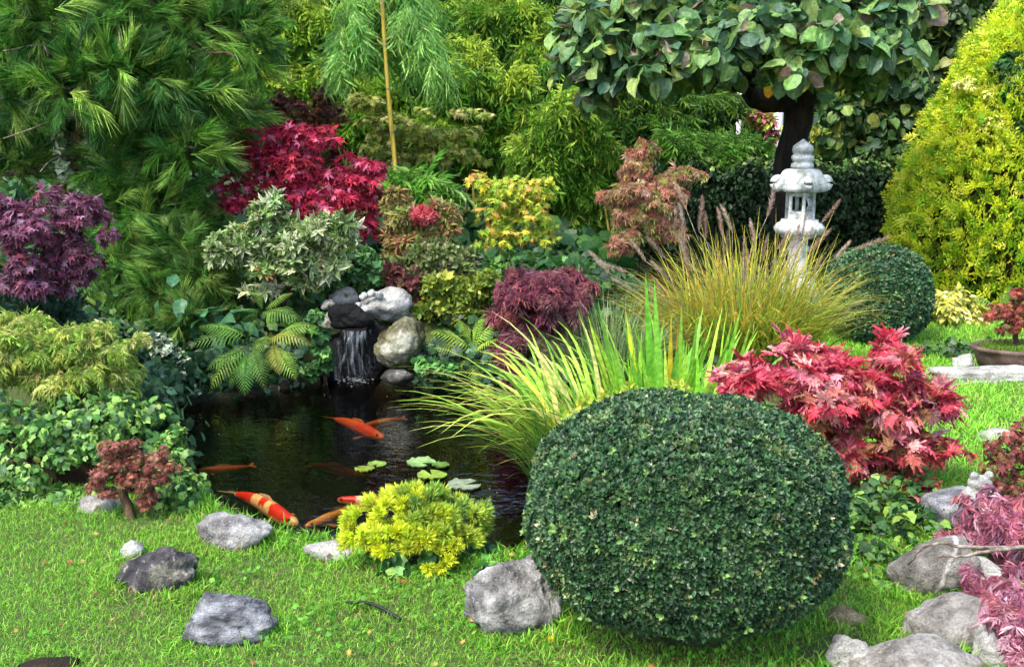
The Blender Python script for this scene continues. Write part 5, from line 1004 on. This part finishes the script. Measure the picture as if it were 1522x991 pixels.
# ---- box balls
def boxball(label, c, rx, ry, rz, n, size, cols, seed):
    r = thing('box_ball', label, 'box ball', (c[0], c[1], float(hgt(c[0], c[1])))); rng = np.random.default_rng(seed)
    V, F = ICO[4]; V = V * np.array([rx, ry, rz]) * .9; V = V * (1 + .03 * np.array([mnoise.noise(Vector(v * 9)) for v in V]))[:, None]
    part('branch_core', V + c, F, M_SOIL, r, smooth=True); stem(r, [np.array(root_world(r)) + [0, 0, -.05], np.array(c)], .05, .04, M_BARK, 'trunk')
    d = norm(rng.normal(0, 1, (int(n * 1.5), 3))); tc = norm(CAMP - np.array(c)); d = d[(d @ tc > -.15)][:n]; n = len(d)
    e = 2.35; rad = 1 / (np.abs(d[:, 0]) ** e + np.abs(d[:, 1]) ** e + np.abs(d[:, 2]) ** e) ** (1 / e)
    wv = np.array([mnoise.fractal(Vector(v * 2.3 + Vector((seed, 0, 0)) ), 1, 2, 4) for v in map(Vector, d)]); dens = rng.random(n) < .16
    rad = rad * (1 + .045 * wv) * (1 - .07 * dens * rng.random(n)) * (1 + rng.normal(0, .008, n)); D = norm(d / np.array([rx, ry, rz]))
    C = pick(rng, cols, n, .2); py_ = np.array([mnoise.noise(Vector(v * 5.0)) for v in map(Vector, d)]); k = (py_ + rng.normal(0, .25, n) > .42); C[k] = pick(rng, ['#4c6c3c', '#56743c', '#6a7848'], n, .15)[k]
    pb_ = np.array([mnoise.noise(Vector(v * 7.0 + Vector((9, 3, seed)))) for v in map(Vector, d)]); k = (pb_ + rng.normal(0, .15, n) > .78); C[k] = pick(rng, ['#7c6c44', '#8a8050', '#6a6440'], n, .15)[k]
    st = rng.random(n) < .005; rad[st] *= rng.uniform(1.02, 1.06, st.sum()); C[st] = hexc('#6a8c44')
    P = np.array(c) + d * np.array([rx, ry, rz]) * rad[:, None]
    kk = rng.random(n) < .006; C[kk] = hexc('#b4b088')
    scatter(r, M_BOX, 'box', P, frame(D * .8 + UPW * .35 + rng.normal(0, .38, (n, 3)), rng.normal(0, 1, (n, 3))), size * rng.uniform(.7, 1.25, n), C, rng); return r
boxball('large clipped dark green box ball in the foreground', (.577, 3.5, .43), .508, .48, .358, 36000, .0178, ['#2a482c', '#325432', '#243f28', '#3c5e38', '#44683e', '#506f44'], 180)
bc2 = at(1302, 470, 8.55); boxball('smaller clipped dark green box ball beside the fountain grass', (bc2[0], 8.55, .36), .38, .36, .37, 8000, .03, ['#34583a', '#3e6640', '#305034', '#4a7044'], 181)
r = plant('euonymus_shrub', 'yellow leaved sprigs showing over the left shoulder of the large box ball', 'shrub', 905, 700, 4.35)
for k in range(3): stem(r, [np.array(root_world(r)), at(880 + 40 * k, 610, 4.2)], .008, .004, M_BARK)
crown(r, M_LEAF, 'oval', [B(x, y, 4.2, a, bb, .1) for x, y, a, bb in ((870, 602, 14, 9), (905, 592, 16, 10), (938, 588, 10, 14), (845, 622, 9, 9), (1010, 576, 12, 6))], 240, 12 * pxm(900, 600, 4.2), ['#b4c040', '#a0b43c', '#c8cc58', '#84a034'], 182, ori=UPR)

# ---- left ivy mass
r = plant('ivy', 'broad mound of green ivy on the left bank behind the tiny bronze maple', 'ivy', 120, 745)
b = np.array(root_world(r)); stem(r, [b + [0, .2, 0], b + [-.1, .4, .3]], .03, .015, M_BARK)
V, F = ICO[3]; cb = at(110, 690, 5.25); s = pxm(110, 690, 5.25)
part('branch_core', V * np.array([165 * s, .38, 72 * s]) * .9 + cb, F, M_SOIL, r, smooth=True)
iv = [(110, 655, 5.1, 130, 70), (40, 690, 4.95, 90, 65), (180, 640, 5.2, 80, 45), (215, 690, 4.95, 70, 55), (255, 715, 4.85, 45, 38), (130, 600, 5.4, 90, 30), (285, 735, 4.8, 26, 18), (20, 630, 5.2, 60, 50), (210, 610, 5.5, 40, 20), (250, 655, 5.2, 34, 25), (60, 742, 4.78, 80, 18), (150, 738, 4.8, 60, 16), (10, 740, 4.75, 60, 20)]
crown(r, M_GLOSS, 'ivy', [B(x, y, Y, a, bb, .28) for x, y, Y, a, bb in iv], 8000, 10 * pxm(120, 660, 5), ['#3e6a2c', '#4e7a34', '#7ca04c', '#98b85c', '#345c2c', '#5c8840', '#6c9448', '#2f5230'], 183, parts=300, lumps=8, lump_r=.3, ori=dict(out=.35, droop=.7, rnd=.35, nup=.5, nout=.8, nrnd=.35), jit=.15, szj=.25)
# ---- ivy under the red maple and round the dwarf pine
r = plant('ivy', 'dark trailing ivy under the low red maple right of the box ball', 'ivy', 1330, 820)
crown(r, M_GLOSS, 'ivy', [(*gpt(x, y), a, a, hgt_) for x, y, a, hgt_ in ((1330, 800, .16, .12), (1290, 840, .12, .1), (1370, 780, .18, .12), (1300, 760, .2, .22), (1360, 740, .16, .18), (1270, 800, .12, .2), (1400, 760, .12, .08), (1310, 870, .1, .06))], 1500, .036, ['#34582c', '#42683a', '#2c4c28', '#587c3c', '#84a848'], 184, parts=160, ori=SHEET)
r = plant('ivy', 'bright and dark ivy leaves creeping round the foot of the yellow dwarf pine', 'ivy', 620, 850)
crown(r, M_GLOSS, 'ivy', [(*gpt(x, y), a, a, hh) for x, y, a, hh in ((560, 830, .09, .06), (600, 850, .1, .06), (650, 845, .12, .08), (720, 830, .12, .09), (760, 800, .1, .1), (690, 800, .12, .1), (540, 815, .07, .05), (740, 850, .1, .04))], 620, .046, ['#44783c', '#6ca04c', '#2c5434', '#3c6840', '#8cb85c'], 185, parts=140, ori=SHEET)
# ---- dwarf pine
r = plant('dwarf_pine', 'low yellow needled dwarf pine between the pond and the lawn', 'dwarf pine', 620, 848); b = np.array(root_world(r)); Yd = b[1] + .12
stem(r, [b + [0, .05, -.03], b + [.02, .08, .06], b + [.05, .1, .14]], .035, .02, M_DBARK, 'trunk', 8, 8, .004)
rng = np.random.default_rng(186); sp = []
for (x, y, Y, a, bb) in ((560, 780, -.04, 36, 28), (620, 765, .0, 56, 30), (678, 778, .03, 38, 28), (600, 805, -.1, 56, 20), (650, 806, -.08, 48, 22), (540, 798, -.08, 22, 16), (700, 792, 0, 24, 18), (640, 826, -.12, 30, 10), (592, 758, .08, 44, 18), (690, 768, .05, 30, 20), (620, 785, -.06, 56, 26)): sp.append(B(x, y, Yd + Y, a, bb, .09))
for i in range(9):
    e = np.array(sp[i][:3]); stem(r, [b + [0, .06, .02], (b + e) / 2 + [0, 0, -.01], e], .013, .006, M_BARK, 'branch', 8, 6, .004, i)
P, D = blob_pts(rng, sp, 210, 0, .3, .1, -.3, -.3); R = frame(D * .9 + UPW * .3 + rng.normal(0, .25, P.shape), rng.normal(0, 1, P.shape)); px_, py_, _z = project(P)
k = sstep(600, 690, px_ + rng.normal(0, 40, len(P)))[:, None] * sstep(840, 760, py_)[:, None]; C = pick(rng, ['#d4dc34', '#c0d03c', '#dce44c'], len(P), .08) * (1 - k) + pick(rng, ['#8cb048', '#9cb850', '#7ca04c'], len(P), .08) * k
scatter(r, M_NEEDLE, 'dtuft', P, R, .098 * rng.uniform(.75, 1.2, len(P)), C, rng, parts=190, part_name='needle_tuft', rest='needles')

# ---- grasses and sword leaves
def grass_clump(r, base, spread, n, L, cols, seed, temps, yaw=None, parts=0, part_name='blade', mat=M_GRASS, wts=None, wid=1.0, tiltr=.08, rest='blades'):
    rng = np.random.default_rng(seed); a = rng.uniform(0, 2 * math.pi, n); rr = spread * np.sqrt(rng.random(n)); P = np.array(base) + np.stack([np.cos(a) * rr, np.sin(a) * rr * .7, np.zeros(n)], -1)
    ya = a + rng.normal(0, .5, n) if yaw is None else rng.uniform(yaw[0], yaw[1], n)      # direction the blade leans to
    y = np.stack([np.cos(ya), np.sin(ya), np.zeros(n)], -1); z = norm(UPW + rng.normal(0, tiltr, (n, 3))); x = np.cross(y, z); x = norm(x); y = np.cross(z, x); R = np.stack([x * wid, y, z], -1)
    S = rng.uniform(*L, n) if isinstance(L, tuple) else L
    scatter(r, mat, temps, P, R, S, pick(rng, cols, n, .12, wts), rng, parts, part_name, rest); return P, ya
TP['sword'] = [T_blade(l, d, .029, 8, tw) for l, d, tw in ((2, 8, .3), (6, 18, -.3), (12, 30, .2), (18, 55, .4), (6, 90, .2), (14, 14, -.4), (20, 100, .3))]
TP['strap'] = [T_blade(l, d, .0175, 8, tw) for l, d, tw in ((12, 70, .4), (20, 85, -.5), (28, 80, .3), (36, 70, .6), (24, 110, -.3), (44, 60, .3))]
fg = at(1085, 520, 7.3); fg[2] = float(hgt(fg[0], fg[1]))
r = thing('fountain_grass', 'yellow orange fountain grass with brown bottlebrush plumes in front of the lantern', 'ornamental grass', fg)
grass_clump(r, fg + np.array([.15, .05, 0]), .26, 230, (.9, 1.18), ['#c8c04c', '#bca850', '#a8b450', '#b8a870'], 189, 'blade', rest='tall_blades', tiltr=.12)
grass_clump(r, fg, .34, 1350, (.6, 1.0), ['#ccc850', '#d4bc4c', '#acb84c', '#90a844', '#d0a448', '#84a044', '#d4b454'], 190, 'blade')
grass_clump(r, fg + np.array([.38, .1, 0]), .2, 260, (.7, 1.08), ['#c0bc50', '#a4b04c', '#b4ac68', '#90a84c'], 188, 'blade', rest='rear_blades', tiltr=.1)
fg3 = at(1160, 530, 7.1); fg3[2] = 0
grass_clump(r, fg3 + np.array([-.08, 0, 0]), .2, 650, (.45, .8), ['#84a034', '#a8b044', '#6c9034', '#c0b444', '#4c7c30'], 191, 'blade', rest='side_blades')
def plume(seed):
    rg_ = np.random.default_rng(seed); ax_ = spline([(0, 0, 0), (0, .02 * seed, .5), (0, .10 * seed, 1)], 10); it = [tube(ax_, .012, 4)]; it[0] = (*it[0], np.full((len(it[0][0]), 3), .7)); V, F, T = [], [], []
    for i in range(240):
        t = rg_.random(); p = ax_[0] * 0 + np.array([np.interp(t, np.linspace(0, 1, 10), ax_[:, j]) for j in range(3)]); th = rg_.uniform(0, 6.283); e = .12 * math.sin(math.pi * min(1, t * .9 + .1)) ** .5
        d = np.array([math.cos(th) * e, math.sin(th) * e, .13]); sd = norm(np.cross(d, rg_.normal(0, 1, 3))) * .007; k = len(V); V += [p - sd, p + sd, p + d]; F.append((k, k + 1, k + 2)); T += [[rg_.uniform(.8, 1.25)] * 3] * 3
    return merge([it[0], (np.array(V), np.array(F), np.array(T))])
TP['plume'] = [plume(s) for s in range(4)]
pl = [(1180, 345, 20), (1195, 340, 35), (1212, 332, 25), (1228, 312, 35), (1245, 365, 55), (1268, 358, 60), (1205, 375, 45), (1140, 335, 10), (1128, 325, 5), (1150, 355, 20), (1095, 330, -5), (1070, 325, -2), (1045, 320, -8), (1020, 330, -18), (1015, 345, -12), (1000, 340, -25), (1055, 350, -5), (1105, 370, 5), (1135, 380, 12), (1170, 395, 20), (975, 370, -35), (968, 385, -50), (910, 385, -60), (930, 392, -60), (985, 400, -45), (1010, 385, -25), (1040, 410, -30), (1030, 375, -15), (1075, 390, 0), (1100, 415, 8), (1150, 430, 25), (1200, 420, 40), (1230, 450, 70), (1225, 460, 80), (1140, 460, 20), (1085, 470, 0), (960, 420, -55), (1000, 430, -40), (1050, 445, -20), (1120, 475, 10)]
rng = np.random.default_rng(192); P, R, S, C = [], [], [], []
for x, y, dg in pl:
    x += rng.normal(0, 9); y += rng.normal(0, 12); dg += rng.normal(0, 12)
    Y = 7.2 + rng.normal(0, .15); p = at(x, y + 12, Y); a = math.radians(dg); z = norm(np.array([math.sin(a), rng.normal(0, .2), math.cos(a)])); yy = norm(np.cross(z, (1., 0, .01)) if abs(z[0]) < .9 else np.cross(z, (0, 0, 1.))); yy = np.cross(z, np.cross(yy, z)); P.append(p); R.append(np.stack([np.cross(yy, z), yy, z], -1)); S.append(.18 * rng.uniform(.85, 1.2)); C.append(pick(rng, ['#9c8474', '#ac9884', '#8c7464', '#b8a490'], 1, .1)[0])
    q = fg + np.array([rng.normal(0, .15), rng.normal(0, .1), 0]); stem(r, [q, (q + p) / 2 + [(p[0] - q[0]) * -.15, 0, .1], p], .0028, .002, M_TWIG, 'stalk', 8, 4)
scatter(r, M_GRASS, 'plume', np.array(P), np.array(R), np.array(S), np.array(C), rng, parts=60, part_name='plume')
bg2 = at(905, 560, 6.7); bg2[2] = float(hgt(bg2[0], bg2[1]))
r = thing('fine_grass', 'fine blue green grass tuft between the purple laceleaf and the fountain grass', 'ornamental grass', bg2)
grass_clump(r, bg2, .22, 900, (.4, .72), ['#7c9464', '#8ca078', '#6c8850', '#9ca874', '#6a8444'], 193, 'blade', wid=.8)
ig = at(990, 625, 5.6); ig[2] = 0
r = thing('iris_clump', 'upright bright green sword leaves behind the large box ball', 'iris', ig)
grass_clump(r, ig + np.array([-.02, 0, 0]), .32, 130, (.45, .78), ['#8cc43c', '#9cd048', '#7cb038', '#b4d854', '#70a83c'], 194, 'sword', parts=130, tiltr=.07)
rng = np.random.default_rng(195); tips = [(962, 408, '#6cb034'), (975, 415, '#78b43c'), (932, 465, '#c0cc30'), (875, 470, '#a8c03c'), (1105, 460, '#8ccc40'), (1092, 478, '#8cc844'), (1010, 480, '#b07424'), (1016, 455, '#84b434'), (1000, 470, '#c8b430'), (1120, 480, '#84b840'), (950, 500, '#5c9430'), (1040, 470, '#6ca034'), (890, 450, '#5c8c2c')]
P, R, S, C = [], [], [], []
for x, y, cc in tips:
    t = at(x, y, 5.6 + rng.normal(0, .08)); q = ig + np.array([(x - 990) * .0019, rng.normal(0, .05), 0]); z = norm(t - q); yy = norm(np.cross(z, (1., 0, 0))); P.append(q); R.append(np.stack([np.cross(yy, z) , yy, z], -1)); S.append(np.linalg.norm(t - q)); C.append(hexc(cc))
scatter(r, M_GRASS, [TP['sword'][0]], np.array(P), np.array(R), np.array(S), np.array(C), rng, parts=20, part_name='blade')
sg = at(872, 690, 5.05); sg[2] = 0
r = thing('sedge', 'long arching yellow green sedge leaves hanging left over the pond', 'sedge', sg)
SC_ = ['#a4cc48', '#8cbc40', '#b8d45c', '#b4b848', '#78ac3c', '#ccc474']
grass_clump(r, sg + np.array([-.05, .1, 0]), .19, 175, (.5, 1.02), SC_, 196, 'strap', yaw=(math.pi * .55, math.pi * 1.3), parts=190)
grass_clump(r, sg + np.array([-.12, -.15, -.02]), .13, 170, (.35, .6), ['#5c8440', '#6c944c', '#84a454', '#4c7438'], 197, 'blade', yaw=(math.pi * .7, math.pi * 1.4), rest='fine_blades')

# ---- bonsai in its pot
pbase = gpt(1545, 562); pbase[1] += .0; s = pxm(1545, 540, pbase[1]); pz = pbase + [0, .15, .03]
r = thing('bonsai_pot', 'brown oval clay bonsai pot standing on the back of the right lawn', 'pot', pz)
prof = [(70, 0), (76, 3), (84, 22), (87, 30), (90, 31), (90, 36), (84, 36.5), (80, 31), (76, 26)]
V, F = lathe([(a * s, bq * s) for a, bq in prof], 48); V = V * np.array([1, .62, 1]); put('pot', mesh('pot', V, F, M_POT, None, True), r)
V, F = lathe([(82 * s, 26 * s), (80 * s, 31.5 * s), (50 * s, 35 * s), (20 * s, 37 * s)], 32); V = V * np.array([.97, .6, 1]); put('moss', mesh('moss', V, F, M_MOSS, None, True), r)
for x in (-1, 1):
    V, F = box((x * 45 * s, -25 * s, -2 * s), (26 * s, 12 * s, 6 * s)); put('foot', mesh('foot', V, F, M_POT), r)
rng = np.random.default_rng(200); n = 900; th = rng.uniform(0, 6.28, n); q = np.sqrt(rng.random(n)) * 78 * s; P = pz + np.stack([np.cos(th) * q, np.sin(th) * q * .58, np.full(n, 33.5 * s)], -1)
scatter(r, M_GRASS, 'stuft', P, orient(rng, np.tile([[0, 0, 1.]], (n, 1)), 1, 0, .3, 0, .1, 1), .035, pick(rng, ['#6c8c2c', '#84a038', '#56782a'], n), rng, rest='moss_tufts')
r = thing('bonsai_maple', 'small red leaved bonsai maple growing in the brown oval pot', 'bonsai', pz + [0, 0, 35 * s]); Yp = pz[1]
stem(r, [pz + [-.1, 0, 33 * s], at(1508, 490, Yp), at(1512, 465, Yp), at(1505, 445, Yp)], .022, .01, M_BARK, 'trunk', 12, 8, .003)
sub_(r, [[at(1510, 480, Yp), at(1490, 470, Yp), at(1475, 468, Yp)], [at(1511, 470, Yp), at(1530, 455, Yp)], [at(1507, 455, Yp), at(1525, 435, Yp)]], M_BARK, 'branch', .009)
crown(r, M_LEAF, 'mapleS', [B(x, y, Yp, a, bb) for x, y, a, bb in ((1490, 462, 28, 15), (1515, 475, 24, 14), (1475, 470, 18, 12), (1525, 455, 26, 14), (1540, 470, 24, 16), (1515, 435, 20, 10), (1535, 440, 20, 12), (1500, 485, 20, 10))], 1100, 9 * pxm(1500, 460, Yp), ['#8a403c', '#a05448', '#7c3434', '#b0684c', '#5c5430'], 201, ori=SHEET, lumps=5)

# ---- lawn
rng = np.random.default_rng(210)
def lawn_pts(n, x0, x1, y0, y1):
    X = rng.uniform(x0, x1, n); Y = rng.uniform(y0, y1, n); return X, Y
GB = np.array([0.585, 3.5])
def lawn_ok(X, Y):
    ok = pond_sd(X, Y) > .03
    px, py, z = project(np.stack([X, Y, hgt(X, Y)], -1)); ok &= (px > -60) & (px < 1582) & (py < 1040)
    ok &= ((X - GB[0]) / .27) ** 2 + ((Y - GB[1] - .05) / .24) ** 2 > 1
    left = (Y < 5.0 + .1 * np.sin(X * 3)) & (X < .35); front = (Y < 3.9); right = (X > 1.75) & (Y < 9.3) | (X > 1.25) & (Y < 4.4)
    return ok & (left | front | right)
bare = lambda X, Y: np.array([mnoise.fractal(Vector((x * 3.2, y * 3.2, 4.)), 1, 2, 3) for x, y in zip(X, Y)])
X, Y = np.concatenate([np.stack(lawn_pts(190000, -2.6, 2.2, 2.75, 5.1), -1), np.stack(lawn_pts(105000, 1.2, 4.6, 3.6, 9.3), -1)]).T
ok = lawn_ok(X, Y); X, Y = X[ok], Y[ok]; nzv = bare(X, Y); keep = rng.random(len(X)) < np.clip(1.15 - 1.6 * np.clip(nzv - .22, 0, 1), .12, 1); X, Y, nzv = X[keep], Y[keep], nzv[keep]; n = len(X)
a = rng.uniform(0, 6.283, n); y = np.stack([np.cos(a), np.sin(a), np.zeros(n)], -1); z = norm(UPW + rng.normal(0, .35, (n, 3))); x = norm(np.cross(y, z)); y = np.cross(z, x); hh = np.array([mnoise.noise(Vector((p * 1.7, q_ * 1.7, 9.))) for p, q_ in zip(X, Y)])
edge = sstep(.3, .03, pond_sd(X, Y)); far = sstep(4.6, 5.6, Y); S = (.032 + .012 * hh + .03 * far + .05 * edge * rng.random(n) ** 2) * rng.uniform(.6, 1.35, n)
C = pick(rng, ['#66aa28', '#76ba32', '#569a22', '#8cc440', '#a2cc50'], n, .14); f = sstep(-.3, .4, hh)[:, None]; C = C * (1 + .35 * far[:, None]) * (1 - .25 * f) + hexc('#78a02c') * .25 * f  # far lawn blades coloured brighter to stand for sunlight on them
rk = [(o_.location.x, o_.location.y - o_.dimensions.y * .15, o_.dimensions.x * .5, o_.dimensions.y * .5) for o_ in bpy.data.objects if o_.get('category') in ('rock', 'stone')]
rk.append((GB[0], GB[1] - .02, .42, .36))
for rx_, ry_, ra, rb in rk:                                 # longer uncut grass round the stones
    dd = np.hypot((X - rx_) / (ra + .02), (Y - ry_) / (rb + .04)); k_ = (dd > .75) & (dd < 1.25); S[k_] *= rng.uniform(1.0, 1.7, k_.sum())
dry = rng.random(n) < (.05 + .12 * (nzv > .2)); C[dry] = pick(rng, ['#a8a05c', '#8c8444', '#b4ac6c'], n)[dry]
gr = bpy.data.objects.new('grass_root', None) if False else None
oX, oY = rng.uniform(-7, 8, 95000), rng.uniform(1.6, 10.5, 95000); opx, opy, _z = project(np.stack([oX, oY, oX * 0], -1))
oo = (pond_sd(oX, oY) > .05) & ((opx < -45) | (opx > 1567) | (opy > 1035) | ((oX > .1) & (oX < 1.9) & (oY > 3.75) & (oY < 6.6)) | ((oX > 1.9) & (oY > 9.2))); oX, oY = oX[oo], oY[oo]; k = len(oX)      # the lawn goes on beyond the picture
oa = rng.uniform(0, 6.283, k); oy_ = np.stack([np.cos(oa), np.sin(oa), np.zeros(k)], -1); oz = norm(UPW + rng.normal(0, .35, (k, 3))); ox_ = norm(np.cross(oy_, oz)); oy_ = np.cross(oz, ox_)
X, Y = np.concatenate([X, oX]), np.concatenate([Y, oY]); x, y, z = np.vstack([x, ox_]), np.vstack([y, oy_]), np.vstack([z, oz]); S = np.concatenate([S, .075 * rng.uniform(.6, 1.3, k)]); C = np.vstack([C, pick(rng, ['#6aaa2a', '#7aba34', '#5a9a24'], k, .14)])
o = scatter(None, M_GRASS, 'grass', np.stack([X, Y, hgt(X, Y) - .003], -1), np.stack([x, y, z], -1), S, C, rng, rest='grass'); o['label'] = 'short bright green lawn grass'
n = 3000; X, Y = lawn_pts(n * 2, -1.6, 2.0, 2.8, 4.6); ok = lawn_ok(X, Y); X, Y = X[ok][:n], Y[ok][:n]; w_ = np.array([mnoise.noise(Vector((p * 2.1, q_ * 2.1, 20.))) for p, q_ in zip(X, Y)]) + .25 * (X > -.8); k = w_ > .12; X, Y = X[k], Y[k]; n = len(X)
o = scatter(None, M_LEAF, TP['ivy'], np.stack([X, Y, hgt(X, Y) + rng.uniform(.012, .04, n)], -1), orient(rng, np.tile([[0, 0, 1.]], (n, 1)), 0, .1, 1, 1.2, 0, .3), .015 * rng.uniform(.6, 1.5, n), pick(rng, ['#5c9c30', '#74ac3c', '#4c8428'], n, .12), rng, rest='clover'); o['label'] = 'small round clover leaves in the lawn'
n = 150; X, Y = lawn_pts(n * 4, -1.9, 2.0, 2.85, 5.0); ok = lawn_ok(X, Y); X, Y = X[ok][:n], Y[ok][:n]; n = len(X)
o = scatter(None, M_LEAF, 'mapleS', np.stack([X, Y, hgt(X, Y) + rng.uniform(.02, .035, n)], -1), orient(rng, np.tile([[0, 0, 1.]], (n, 1)), 0, .1, 1, 1.2, 0, .4), .022 * rng.uniform(.6, 1.4, n), pick(rng, ['#a88848', '#8c5c38', '#a86048', '#c0a858', '#6c4430'], n, .2), rng, rest='leaf_litter'); o['label'] = 'a few small fallen brown and yellow leaves on the lawn'
r = plant('dandelion', 'small yellow dandelion flower in the grass below the box ball', 'flower', 818, 975); b = np.array(root_world(r))
stem(r, [b, b + [0, 0, .03], b + [0, 0, .055]], .002, .002, M_MOSS, 'stalk', 5, 5)
scatter(r, M_LEAF, [T_oval(.12, .1, .02, 2)], np.tile(b + [0, 0, .055], (26, 1)), orient(rng, norm(rng.normal(0, 1, (26, 3)) + [0, 0, .8]), 1, 0, .1, .5, 0, .5), .016, np.tile(hexc('#d8c41c'), (26, 1)), rng, rest='petals')
